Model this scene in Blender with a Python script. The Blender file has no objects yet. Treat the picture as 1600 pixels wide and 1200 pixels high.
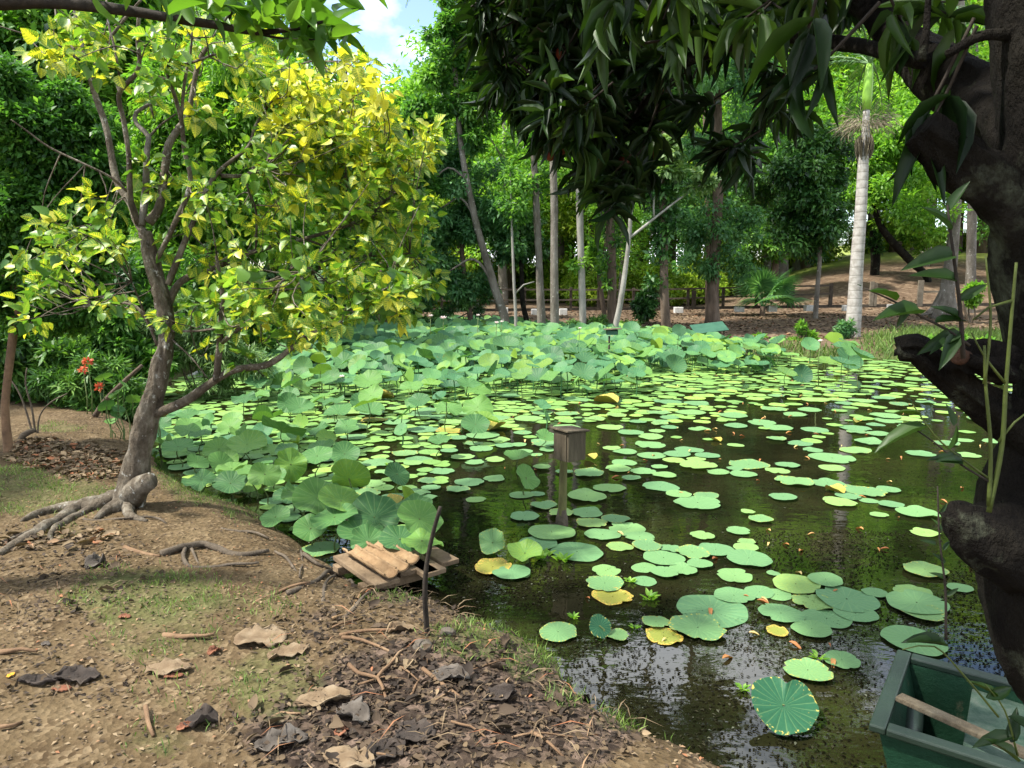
import bpy, math, random
import numpy as np
from mathutils import Vector, Matrix

S = bpy.context.scene
COL = S.collection
rng = np.random.default_rng(7)
random.seed(7)
R = math.radians

# ------------------------------------------------------------ camera
CAM = np.array([0.0, 0.0, 1.75]); PITCH = R(8.0); FPX = 1140.0
cam = bpy.data.cameras.new("camera"); cam_o = bpy.data.objects.new("camera", cam); COL.objects.link(cam_o)
cam_o.location = CAM; cam_o.rotation_euler = (R(90) - PITCH, 0, 0)
cam.sensor_width = 36; cam.lens = 36 * FPX / 1600; cam.clip_start = 0.05; cam.clip_end = 2000
S.camera = cam_o

# ------------------------------------------------------------ light
SUN = Vector((-0.72, -0.20, 1.15)).normalized()
sun = bpy.data.lights.new("sun", 'SUN'); sun.energy = 4.8; sun.angle = R(2.5); sun.color = (1.0, 0.95, 0.86)
sun_o = bpy.data.objects.new("sun", sun); COL.objects.link(sun_o)
sun_o.rotation_euler = (-SUN).to_track_quat('-Z', 'Y').to_euler(); sun_o.location = (0, 0, 40)
W = bpy.data.worlds.new("World"); S.world = W; W.use_nodes = True
wn, wl = W.node_tree.nodes, W.node_tree.links
bg = wn["Background"]; bg.inputs[1].default_value = 0.15
sky = wn.new("ShaderNodeTexSky"); sky.sky_type = 'NISHITA'; sky.sun_disc = False
sky.sun_elevation = math.asin(SUN.z); sky.sun_rotation = math.atan2(SUN.x, SUN.y)
tc = wn.new("ShaderNodeTexCoord"); mp = wn.new("ShaderNodeMapping"); mp.inputs["Scale"].default_value = (1, 1, 1.6)
mp.inputs["Rotation"].default_value = (0, 0, R(-15)); mp.inputs["Location"].default_value = (0.35, 0.1, 0.05)
cn = wn.new("ShaderNodeTexNoise"); cn.inputs["Scale"].default_value = 2.6; cn.inputs["Detail"].default_value = 7; cn.inputs["Roughness"].default_value = 0.55
cr = wn.new("ShaderNodeValToRGB"); cr.color_ramp.elements[0].position = 0.41; cr.color_ramp.elements[1].position = 0.575
cm = wn.new("ShaderNodeMixRGB"); cm.inputs[2].default_value = (8.2, 8.5, 9.0, 1)
wl.new(tc.outputs["Generated"], mp.inputs[0]); wl.new(mp.outputs[0], cn.inputs["Vector"]); wl.new(cn.outputs["Fac"], cr.inputs[0])
wl.new(cr.outputs[0], cm.inputs[0]); wl.new(sky.outputs[0], cm.inputs[1]); wl.new(cm.outputs[0], bg.inputs[0])
S.view_settings.view_transform = 'Standard'; S.view_settings.look = 'None'
S.view_settings.gamma = 1; S.view_settings.exposure = 1.2
S.cycles.max_bounces = 7; S.cycles.diffuse_bounces = 4; S.cycles.transmission_bounces = 4; S.cycles.glossy_bounces = 3
S.cycles.use_denoising = True
S.cycles.caustics_reflective = False; S.cycles.caustics_refractive = False

# ------------------------------------------------------------ projection (photo pixels -> points of the place)
_F = np.array([0, math.cos(PITCH), -math.sin(PITCH)]); _U = np.array([0, math.sin(PITCH), math.cos(PITCH)]); _R = np.array([1.0, 0, 0])
def ray(px, py): return _R * (px - 800) / FPX + _U * (600 - py) / FPX + _F
def at_z(px, py, z=0.0):
    d = ray(px, py); return CAM + d * (z - CAM[2]) / d[2]
def at_y(px, py, Y):
    d = ray(px, py); return CAM + d * Y / d[1]
def proj(P):
    q = np.asarray(P, float) - CAM; dep = q @ _F
    dep = np.where(np.abs(dep) < 1e-6, 1e-6, dep)
    return 800 + FPX * (q @ _R) / dep, 600 - FPX * (q @ _U) / dep, dep

# ------------------------------------------------------------ scene helpers
def tag(o, label=None, cat=None, group=None, kind=None):
    if label: o["label"] = label
    if cat: o["category"] = cat
    if group: o["group"] = group
    if kind: o["kind"] = kind
    return o
def empty(name, loc, label=None, cat=None, group=None):
    o = bpy.data.objects.new(name, None); COL.objects.link(o); o.location = tuple(loc); o.empty_display_size = 0.1
    o["_l"] = list(map(float, loc)); return tag(o, label, cat, group)
def link(name, me, mat, parent=None):
    o = bpy.data.objects.new(name, me); COL.objects.link(o)
    if mat is not None: me.materials.append(mat)
    if parent is not None: o.parent = parent
    return o
def mesh_np(name, V, F, attrs=None, uv=None, smooth=False):
    V = np.ascontiguousarray(V, np.float32); F = np.ascontiguousarray(F, np.int32); k = F.shape[1]
    me = bpy.data.meshes.new(name); me.vertices.add(len(V)); me.vertices.foreach_set("co", V.ravel())
    me.loops.add(F.size); me.loops.foreach_set("vertex_index", F.ravel())
    me.polygons.add(len(F)); me.polygons.foreach_set("loop_start", np.arange(0, F.size, k, dtype=np.int32))
    if smooth: me.polygons.foreach_set("use_smooth", np.ones(len(F), bool))
    me.update(calc_edges=True)
    for a, v in (attrs or {}).items():
        me.attributes.new(a, 'FLOAT', 'POINT').data.foreach_set("value", np.ascontiguousarray(v, np.float32))
    if uv is not None:
        me.uv_layers.new(name="UVMap").data.foreach_set("uv", np.ascontiguousarray(uv[F.ravel()], np.float32).ravel())
    return me
class MB:
    """collects polygons of ONE part"""
    def __init__(s): s.v = []; s.f = []
    def add(s, V, F):
        n = len(s.v); s.v += [tuple(map(float, p)) for p in V]; s.f += [tuple(int(i) + n for i in f) for f in F]; return s
    def box(s, c, size, M=None, taper=0.0):
        hx, hy, hz = [q / 2 for q in size]; V = []
        for z in (-1, 1):
            k = 1 - taper if z > 0 else 1
            for x, y in ((-1, -1), (1, -1), (1, 1), (-1, 1)):
                p = np.array([x * hx * k, y * hy * k, z * hz]); V.append((M @ p if M is not None else p) + np.asarray(c, float))
        return s.add(V, [(0, 3, 2, 1), (4, 5, 6, 7), (0, 1, 5, 4), (1, 2, 6, 5), (2, 3, 7, 6), (3, 0, 4, 7)])
    def tube(s, P, rad, n=8, cap=True, rough=0.0, seed=0, bark=None):
        P = [np.asarray(p, float) for p in P]; V = []; m = len(P); r_ = np.random.default_rng(seed + 11)
        prev = None; ph = r_.uniform(0, 6.28, 3)
        if bark:   # (depth, furrows round the stem, furrows along it, metres)
            aa = np.concatenate([[0], np.cumsum([np.linalg.norm(P[i + 1] - P[i]) for i in range(m - 1)])])[:, None]; th_ = np.linspace(0, 2 * math.pi, n, endpoint=False)[None]
            D = (fbm(np.cos(th_) * bark[1] + aa * bark[2] * .35 + 50 + seed, np.sin(th_) * bark[1] + aa * bark[2] + 80, 4, seed) - .5) * 2 * bark[0] + (fbm(np.cos(th_) * 1.3 + 9 + aa * 3, np.sin(th_) * 1.3 + aa * 4 + seed, 2, seed + 3) - .5) * bark[3]
        for i, p in enumerate(P):
            t = P[min(i + 1, m - 1)] - P[max(i - 1, 0)]; t = t / (np.linalg.norm(t) + 1e-9)
            a = prev if prev is not None else (np.array([1.0, 0, 0]) if abs(t[0]) < 0.9 else np.array([0, 1.0, 0]))
            a = a - t * (a @ t); a /= (np.linalg.norm(a) + 1e-9); b = np.cross(t, a); prev = a
            for k in range(n):
                th = 2 * math.pi * k / n
                q = rad[i] * (1 + rough * (math.sin(2 * th + ph[0] + i * .35) * .6 + math.sin(3 * th + ph[1] - i * .5) * .4 + r_.normal() * .25))
                if bark: q += D[i, k]
                V.append(p + a * math.cos(th) * q + b * math.sin(th) * q)
        F = [(i * n + k, i * n + (k + 1) % n, (i + 1) * n + (k + 1) % n, (i + 1) * n + k) for i in range(m - 1) for k in range(n)]
        if cap: F += [tuple(range(n - 1, -1, -1)), tuple((m - 1) * n + k for k in range(n))]
        return s.add(V, F)
    def build(s, name, mat, parent=None, smooth=False, bevel=0.0):
        V = s.v
        if parent is not None and "_l" in parent: o_ = parent["_l"]; V = [(x - o_[0], y - o_[1], z - o_[2]) for x, y, z in V]
        me = bpy.data.meshes.new(name); me.from_pydata(V, [], s.f); me.update()
        if smooth: me.polygons.foreach_set("use_smooth", np.ones(len(me.polygons), bool))
        o = link(name, me, mat, parent)
        if bevel:
            m = o.modifiers.new("bevel", 'BEVEL'); m.width = bevel; m.segments = 2; m.limit_method = 'ANGLE'
        return o
def child_np(name, V, F, mat, parent, attrs=None, uv=None, smooth=False):
    if parent is not None and "_l" in parent: V = V - np.array(parent["_l"])
    return link(name, mesh_np(name, V, F, attrs, uv, smooth), mat, parent)
def spline(P, rad, step):
    """Catmull-Rom resample of a path and its radii"""
    P = [np.asarray(p, float) for p in P]; Q = [2 * P[0] - P[1]] + P + [2 * P[-1] - P[-2]]; out, rr = [], []
    for i in range(len(P) - 1):
        a, b, c, d = Q[i:i + 4]; n = max(1, int(np.linalg.norm(c - b) / step))
        for k in range(n):
            t = k / n
            out.append(.5 * (2 * b + (c - a) * t + (2 * a - 5 * b + 4 * c - d) * t * t + (3 * b - a - 3 * c + d) * t ** 3)); rr.append(rad[i] * (1 - t) + rad[i + 1] * t)
    out.append(P[-1]); rr.append(rad[-1]); return out, rr
def unit(a): return a / (np.linalg.norm(a, axis=-1, keepdims=True) + 1e-9)

# ------------------------------------------------------------ leaf geometry
def strip(vs, hw, fold, droop):
    T, UV, F = [], [], []
    for i, (v, h) in enumerate(zip(vs, hw)):
        for s_ in (-1, 0, 1): T.append((s_ * h, v, fold * h * abs(s_) - droop * v * v)); UV.append((s_, v))
    for i in range(len(vs) - 1):
        for k in (0, 1): F.append((i * 3 + k, i * 3 + k + 1, i * 3 + k + 4, i * 3 + k + 3))
    return np.array(T), np.array(F), np.array(UV, float)
DIAMOND = (np.array([(0, 0, 0), (.5, .45, .1), (0, 1, -.08), (-.5, .45, .1)], float), np.array([(0, 1, 2, 3)]), np.array([(0, 0), (1, .45), (0, 1), (-1, .45)], float))
BROAD = strip([0, .10, .32, .65, .88, 1], [.06, .36, .50, .36, .14, .0], .35, .16)
LANCE = strip([0, .15, .40, .72, 1], [.10, .34, .50, .36, .0], .35, .30)
def leaf_cloud(tpl, pos, axis, nrm, L, Wd):
    T, F, UV = tpl; n = len(pos); y = unit(axis); z = unit(nrm - y * (nrm * y).sum(1, keepdims=True)); x = np.cross(y, z)
    L = np.broadcast_to(L, n)[:, None, None]; Wd = np.broadcast_to(Wd, n)[:, None, None]
    V = pos[:, None, :] + x[:, None, :] * Wd * T[None, :, :1] + y[:, None, :] * L * T[None, :, 1:2] + z[:, None, :] * L * T[None, :, 2:3]
    Fa = (F[None] + (np.arange(n) * len(T))[:, None, None]).reshape(-1, F.shape[1])
    return V.reshape(-1, 3), Fa, np.tile(UV, (n, 1)), len(T)
def clump_leaves(C, rad, n, L, asp=.45, tpl=DIAMOND, droop=.25, seed=0, squash=.75, tint0=.5, tvar=.22, g=None):
    """leaves spread through blobs: n per unit blob; brighter and darker clumps by the leaves' own age"""
    g = g or np.random.default_rng(seed); C = np.asarray(C, float); rad = np.broadcast_to(np.asarray(rad, float), len(C))
    cnt = np.maximum(6, (n * (rad / rad.mean()) ** 2).astype(int)); idx = np.repeat(np.arange(len(C)), cnt); N = len(idx)
    d = unit(g.normal(size=(N, 3))); rr = g.uniform(0, 1, N) ** .55
    off = d * rr[:, None] * rad[idx][:, None]; off[:, 2] *= squash
    axis = unit(d + g.normal(size=(N, 3)) * .7 + np.array([0, 0, -droop])); nrm = unit(d * .5 + np.array([0, 0, .9]) + g.normal(size=(N, 3)) * .45)
    Ls = L * g.uniform(.65, 1.3, N); V, F, UV, k = leaf_cloud(tpl, C[idx] + off, axis, nrm, Ls, Ls * asp)
    tint = np.clip(tint0 + g.normal(size=len(C))[idx] * tvar * .8 + g.normal(size=N) * tvar, 0, 1)
    return V, F, UV, np.repeat(tint, k)
def blobs_in(c, rx, ry, rz, n, g, shell=.5):
    d = unit(g.normal(size=(n, 3))); r_ = g.uniform(shell, 1, n)[:, None]; return np.asarray(c) + d * r_ * np.array([rx, ry, rz])

# ------------------------------------------------------------ materials
def new_mat(name):
    m = bpy.data.materials.new(name); m.use_nodes = True; t = m.node_tree; return m, t.nodes, t.links, t.nodes["Principled BSDF"]
def N(nodes, typ, **kw):
    n = nodes.new(typ)
    for k, v in kw.items():
        if k in n.inputs: n.inputs[k].default_value = v
        else: setattr(n, k, v)
    return n
def ramp(nodes, stops):
    r = nodes.new("ShaderNodeValToRGB"); e = r.color_ramp.elements
    while len(e) < len(stops): e.new(.5)
    for i, (p, c) in enumerate(stops): e[i].position = p; e[i].color = (*c, 1)
    return r
def mat_noise(name, stops, scale=6, rough=.85, bump=.4, bscale=40, detail=6, stretch=(1, 1, 1), dist=.02, spots=None, spec=.3):
    m, n, l, p = new_mat(name); t = n.new("ShaderNodeTexCoord"); mpn = n.new("ShaderNodeMapping"); mpn.inputs["Scale"].default_value = stretch
    l.new(t.outputs["Object"], mpn.inputs[0])
    a = N(n, "ShaderNodeTexNoise", Scale=scale, Detail=detail, Roughness=.65); l.new(mpn.outputs[0], a.inputs["Vector"])
    r = ramp(n, stops); l.new(a.outputs["Fac"], r.inputs[0]); out = r.outputs[0]
    if spots:
        sc, col, lo, hi = spots; v = N(n, "ShaderNodeTexNoise", Scale=sc, Detail=5, Roughness=.7); l.new(t.outputs["Object"], v.inputs["Vector"])
        rr = ramp(n, [(lo, (0, 0, 0)), (hi, (1, 1, 1))]); l.new(v.outputs["Fac"], rr.inputs[0])
        mx = N(n, "ShaderNodeMixRGB"); mx.inputs[2].default_value = (*col, 1); l.new(rr.outputs[0], mx.inputs[0]); l.new(out, mx.inputs[1]); out = mx.outputs[0]
    l.new(out, p.inputs["Base Color"]); p.inputs["Roughness"].default_value = rough; p.inputs["Specular IOR Level"].default_value = spec
    if bump:
        b = N(n, "ShaderNodeTexNoise", Scale=bscale, Detail=5, Roughness=.7); l.new(mpn.outputs[0], b.inputs["Vector"])
        bp = N(n, "ShaderNodeBump", Strength=bump, Distance=dist); l.new(b.outputs["Fac"], bp.inputs["Height"]); l.new(bp.outputs[0], p.inputs["Normal"])
    return m
def leaf_mat(name, stops, trans=.35, rough=.45, objrand=0.0, tcol=(1.25, 1.3, .55), spec=.35):
    m, n, l, p = new_mat(name); a = N(n, "ShaderNodeAttribute", attribute_name="tint"); fac = a.outputs["Fac"]
    if objrand:
        oi = n.new("ShaderNodeObjectInfo"); mm = N(n, "ShaderNodeMath", operation='MULTIPLY_ADD'); mm.inputs[1].default_value = objrand
        l.new(oi.outputs["Random"], mm.inputs[0]); l.new(fac, mm.inputs[2]); s2 = N(n, "ShaderNodeMath", operation='SUBTRACT'); s2.inputs[1].default_value = objrand / 2
        l.new(mm.outputs[0], s2.inputs[0]); fac = s2.outputs[0]
    r = ramp(n, stops); l.new(fac, r.inputs[0]); l.new(r.outputs[0], p.inputs["Base Color"])
    p.inputs["Roughness"].default_value = rough; p.inputs["Specular IOR Level"].default_value = spec
    finish_leaf(n, l, p, r.outputs[0], trans, tcol); return m
def finish_leaf(n, l, p, col, trans, tcol):
    tr = n.new("ShaderNodeBsdfTranslucent"); mu = N(n, "ShaderNodeMixRGB", blend_type='MULTIPLY'); mu.inputs[0].default_value = 1; mu.inputs[2].default_value = (*tcol, 1)
    l.new(col, mu.inputs[1]); l.new(mu.outputs[0], tr.inputs[0]); ms = n.new("ShaderNodeMixShader"); ms.inputs[0].default_value = trans
    l.new(p.outputs[0], ms.inputs[1]); l.new(tr.outputs[0], ms.inputs[2]); l.new(ms.outputs[0], n["Material Output"].inputs[0])

BARK_GREY = mat_noise("bark_grey", [(.3, (0.0612, 0.0519, 0.0399)), (.5, (0.1283, 0.1130, 0.0918)), (.7, (0.2023, 0.1836, 0.1590))], 5, .9, .8, 26, stretch=(1, 1, .35), dist=.03, spots=(9, (.50, .49, .45), .60, .70))
BARK_BROWN = mat_noise("bark_brown", [(.3, (0.043, 0.030, 0.021)), (.5, (0.102, 0.072, 0.051)), (.75, (0.178, 0.136, 0.102))], 6, .9, .9, 22, stretch=(1, 1, .25), dist=.04)
BARK_PALE = mat_noise("bark_pale", [(.3, (0.1411, 0.1300, 0.1088)), (.55, (0.2380, 0.2278, 0.2006)), (.75, (0.3145, 0.3034, 0.2712))], 5, .85, .4, 30, stretch=(1, 1, .5))
BARK_YEL = mat_noise("bark_yellow_tree", [(.3, (0.0340, 0.0258, 0.0170)), (.48, (0.1020, 0.0816, 0.0578)), (.66, (0.2244, 0.1972, 0.1530))], 11, .9, 1.0, 30, stretch=(1, 1, .55), dist=.03, spots=(13, (.42, .42, .38), .60, .68))
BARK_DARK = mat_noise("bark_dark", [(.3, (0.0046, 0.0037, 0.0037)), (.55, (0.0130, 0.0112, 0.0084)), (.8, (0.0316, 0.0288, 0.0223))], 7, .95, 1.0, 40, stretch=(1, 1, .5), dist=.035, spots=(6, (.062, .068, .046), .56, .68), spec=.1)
TWIG_DARK = mat_noise("twig_dark", [(.3, (0.0113, 0.0090, 0.0067)), (.7, (0.0405, 0.0315, 0.0225))], 20, .9, .3, 60)
CUT_WOOD = mat_noise("cut_wood", [(.3, (0.0200, 0.0100, 0.0056)), (.6, (0.0640, 0.0300, 0.0160))], 14, .9, .6, 40)
WOOD_TROUGH = mat_noise("split_bamboo", [(.3, (0.1502, 0.0898, 0.0435)), (.55, (0.2482, 0.1618, 0.0836)), (.75, (0.3237, 0.2312, 0.1333))], 7, .8, .5, 50, stretch=(1, 1, 1))
WOOD_PLANK = mat_noise("weathered_plank", [(.3, (0.0952, 0.0638, 0.0382)), (.55, (0.1913, 0.1343, 0.0799)), (.8, (0.2677, 0.1972, 0.1275))], 8, .85, .7, 45)
WOOD_GREY = mat_noise("grey_board", [(.3, (0.0432, 0.0334, 0.0207)), (.55, (0.1037, 0.0835, 0.0547)), (.8, (0.1958, 0.1670, 0.1152))], 10, .9, .8, 50, stretch=(1, 1, .2))
WOOD_POST = mat_noise("mossy_post", [(.3, (.06, .055, .022)), (.55, (.14, .13, .05)), (.8, (.24, .20, .10))], 14, .9, .8, 60, stretch=(1, 1, .25))
FENCE_WOOD = mat_noise("fence_wood", [(.3, (.035, .027, .02)), (.6, (.085, .066, .05)), (.85, (.15, .12, .095))], 6, .9, .3, 40)
POST_PALE = mat_noise("pale_fence_wood", [(.3, (.13, .105, .075)), (.6, (.23, .19, .14)), (.85, (.33, .28, .21))], 6, .9, .3, 40)
CONCRETE = mat_noise("white_concrete", [(.3, (0.384, 0.376, 0.360)), (.7, (0.592, 0.584, 0.560))], 6, .9, .2, 40)
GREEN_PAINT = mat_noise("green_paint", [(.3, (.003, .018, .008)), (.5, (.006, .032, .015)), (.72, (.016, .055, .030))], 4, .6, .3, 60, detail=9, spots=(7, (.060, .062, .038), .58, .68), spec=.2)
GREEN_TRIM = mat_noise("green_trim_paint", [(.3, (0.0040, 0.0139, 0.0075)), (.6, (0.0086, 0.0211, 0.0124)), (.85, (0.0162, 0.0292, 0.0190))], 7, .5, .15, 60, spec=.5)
GREEN_WORN = mat_noise("worn_green_board", [(.35, (0.0209, 0.0512, 0.0330)), (.55, (0.0561, 0.0891, 0.0633)), (.75, (0.1122, 0.1309, 0.1029))], 16, .85, .4, 60)
GREEN_SHEET = mat_noise("green_sheet", [(.3, (0.0175, 0.0675, 0.0425)), (.7, (0.0350, 0.1050, 0.0650))], 4, .6, .1, 30)
ROCK = mat_noise("rock", [(.3, (0.0585, 0.0473, 0.0360)), (.7, (0.1485, 0.1260, 0.0990))], 12, .95, .7, 30)
STEM_GREEN = mat_noise("lotus_stalk", [(.3, (.05, .075, .02)), (.7, (.12, .17, .05))], 30, .7, .2, 80)
SHOOT_GREEN = mat_noise("shoot_green", [(.3, (0.0338, 0.0488, 0.0075)), (.7, (0.0825, 0.1087, 0.0188))], 12, .6, .2, 80)
PETAL = mat_noise("lotus_petal", [(.3, (.82, .66, .66)), (.7, (.88, .82, .79))], 20, .6, 0, 80)
POD = mat_noise("lotus_pod", [(.3, (.40, .36, .06)), (.7, (.60, .50, .12))], 30, .7, 0)
DRY_STEM = mat_noise("dry_stem", [(.3, (0.0952, 0.0544, 0.0289)), (.55, (0.1845, 0.1148, 0.0638)), (.8, (0.2746, 0.1913, 0.1148))], 5, .9, .5, 60)
DARK_STEM = mat_noise("dark_root_bark", [(.3, (0.049, 0.038, 0.026)), (.55, (0.105, 0.083, 0.060)), (.8, (0.180, 0.143, 0.105))], 9, .95, .8, 45, stretch=(1, 1, 1))
FRUIT = mat_noise("red_fruit", [(.3, (.10, .015, .010)), (.7, (.26, .055, .02))], 20, .5, .2, 60)
FLOWER_RED = leaf_mat("orange_red_flower", [(0, (.42, .05, .03)), (1, (.70, .17, .06))], .3, tcol=(1, 1, 1))

def dead_mat(name, stops, rough=.85):
    m, n, l, p = new_mat(name); uv = n.new("ShaderNodeUVMap"); t = n.new("ShaderNodeTexCoord")
    a = N(n, "ShaderNodeTexNoise", Scale=14, Detail=6); l.new(t.outputs["Object"], a.inputs["Vector"]); r = ramp(n, stops); l.new(a.outputs["Fac"], r.inputs[0])
    l.new(r.outputs[0], p.inputs["Base Color"]); p.inputs["Roughness"].default_value = rough
    b = N(n, "ShaderNodeTexWave", Scale=30, Distortion=6, Detail=3); l.new(uv.outputs[0], b.inputs["Vector"]); bp = N(n, "ShaderNodeBump", Strength=.5, Distance=.01)
    l.new(b.outputs["Fac"], bp.inputs["Height"]); l.new(bp.outputs[0], p.inputs["Normal"]); finish_leaf(n, l, p, r.outputs[0], .12, (1, .9, .7)); return m
DEAD_TAN = dead_mat("dead_leaf_tan", [(.3, (0.1496, 0.0952, 0.0488)), (.55, (0.2480, 0.1784, 0.1040)), (.75, (0.3224, 0.2536, 0.1672))])
DEAD_GREY = dead_mat("dead_leaf_grey", [(.3, (0.0455, 0.0364, 0.0273)), (.55, (0.1137, 0.0955, 0.0774)), (.75, (0.1820, 0.1638, 0.1411))])
DEAD_DARK = dead_mat("dead_leaf_dark", [(.3, (0.021, 0.015, 0.011)), (.55, (0.052, 0.038, 0.029)), (.75, (0.098, 0.077, 0.059))])
DEAD_RUST = dead_mat("dead_leaf_rust", [(.3, (0.154, 0.056, 0.028)), (.55, (0.266, 0.105, 0.052)), (.75, (0.350, 0.168, 0.091))])
DEAD_ORANGE = dead_mat("dead_leaf_orange", [(.3, (.75, .35, .03)), (.7, (.85, .48, .06))])

G_DARK = leaf_mat("foliage_dark", [(0, (0.0161, 0.0529, 0.0161)), (.5, (0.0403, 0.1207, 0.0276)), (1, (0.1162, 0.2565, 0.0540))], .22, .38)
G_MID = leaf_mat("foliage_mid", [(0, (0.0287, 0.0931, 0.0184)), (.5, (0.0794, 0.2127, 0.0391)), (1, (0.1932, 0.3737, 0.0644))], .50)
G_BRIGHT = leaf_mat("foliage_bright", [(0, (0.0535, 0.1544, 0.0166)), (.5, (0.1366, 0.3148, 0.0356)), (1, (0.2851, 0.4871, 0.0713))], .50)
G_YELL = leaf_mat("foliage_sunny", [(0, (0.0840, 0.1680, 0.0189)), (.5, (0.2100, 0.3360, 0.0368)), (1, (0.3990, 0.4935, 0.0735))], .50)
G_BLUE = leaf_mat("foliage_bluish", [(0, (0.0348, 0.1056, 0.0396)), (.5, (0.0900, 0.2316, 0.0876)), (1, (0.1980, 0.3828, 0.1584))], .50)
G_PALE = leaf_mat("foliage_pale", [(0, (.055, .115, .035)), (.5, (.135, .24, .075)), (1, (.27, .38, .15))], .35)
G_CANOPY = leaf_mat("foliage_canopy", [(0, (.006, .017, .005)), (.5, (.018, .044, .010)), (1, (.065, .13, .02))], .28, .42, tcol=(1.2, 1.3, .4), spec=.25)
G_LIMB = leaf_mat("foliage_limb", [(0, (0.0387, 0.1071, 0.0117)), (.5, (0.0837, 0.1989, 0.0225)), (1, (0.1530, 0.2907, 0.0387))], .45, .4)
G_FERN = leaf_mat("foliage_fern", [(0, (.02, .07, .012)), (.5, (.06, .16, .025)), (1, (.15, .28, .05))], .3)
GRASS = leaf_mat("grass_blades", [(0, (0.0543, 0.1015, 0.0186)), (.5, (0.1073, 0.1873, 0.0372)), (1, (0.2259, 0.3103, 0.0801))], .3, .6)
G_PALM = leaf_mat("palm_frond", [(0, (.03, .085, .03)), (.5, (.08, .17, .06)), (1, (.22, .33, .16))], .25)
DRY_FROND = leaf_mat("dry_inflorescence", [(0, (.10, .085, .05)), (1, (.30, .25, .17))], .1, .8, tcol=(1, 1, 1))

# yellow-veined leaf: midrib and feather veins yellow, whole leaf yellow where 'yel' is high
def veined():
    m, n, l, p = new_mat("leaf_yellow_veined"); uv = n.new("ShaderNodeUVMap"); sp = n.new("ShaderNodeSeparateXYZ"); l.new(uv.outputs[0], sp.inputs[0])
    def M(op, a, b=None, c=None):
        q = N(n, "ShaderNodeMath", operation=op)
        for i, v in enumerate((a, b, c)):
            if v is None: continue
            if isinstance(v, (int, float)): q.inputs[i].default_value = v
            else: l.new(v, q.inputs[i])
        return q.outputs[0]
    au = M('ABSOLUTE', sp.outputs[0]); fr = M('FRACT', M('MULTIPLY', M('SUBTRACT', sp.outputs[1], M('MULTIPLY', au, .22)), 6.5))
    vein = M('MULTIPLY', M('LESS_THAN', M('ABSOLUTE', M('SUBTRACT', fr, .5)), .15), M('LESS_THAN', au, .82)); mid = M('LESS_THAN', au, .16)
    pat = M('MAXIMUM', vein, mid); ty = N(n, "ShaderNodeAttribute", attribute_name="yel"); ti = N(n, "ShaderNodeAttribute", attribute_name="tint")
    k1 = M('MULTIPLY', pat, M('MULTIPLY', ty.outputs["Fac"], 1.5)); k2 = M('MULTIPLY', M('SUBTRACT', ty.outputs["Fac"], .56), 2.0)
    f = N(n, "ShaderNodeMath", operation='MAXIMUM', use_clamp=True); l.new(k1, f.inputs[0]); l.new(k2, f.inputs[1])
    g = ramp(n, [(0, (.040, .125, .018)), (.5, (.105, .235, .028)), (1, (.20, .36, .045))]); l.new(ti.outputs["Fac"], g.inputs[0])
    y = ramp(n, [(0, (.52, .52, .03)), (.6, (.74, .69, .07)), (1, (.82, .77, .20))]); l.new(ti.outputs["Fac"], y.inputs[0])
    mx = n.new("ShaderNodeMixRGB"); l.new(f.outputs[0], mx.inputs[0]); l.new(g.outputs[0], mx.inputs[1]); l.new(y.outputs[0], mx.inputs[2])
    l.new(mx.outputs[0], p.inputs["Base Color"]); p.inputs["Roughness"].default_value = .42; finish_leaf(n, l, p, mx.outputs[0], .48, (1.15, 1.15, .6)); return m
G_VEIN = veined()

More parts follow.
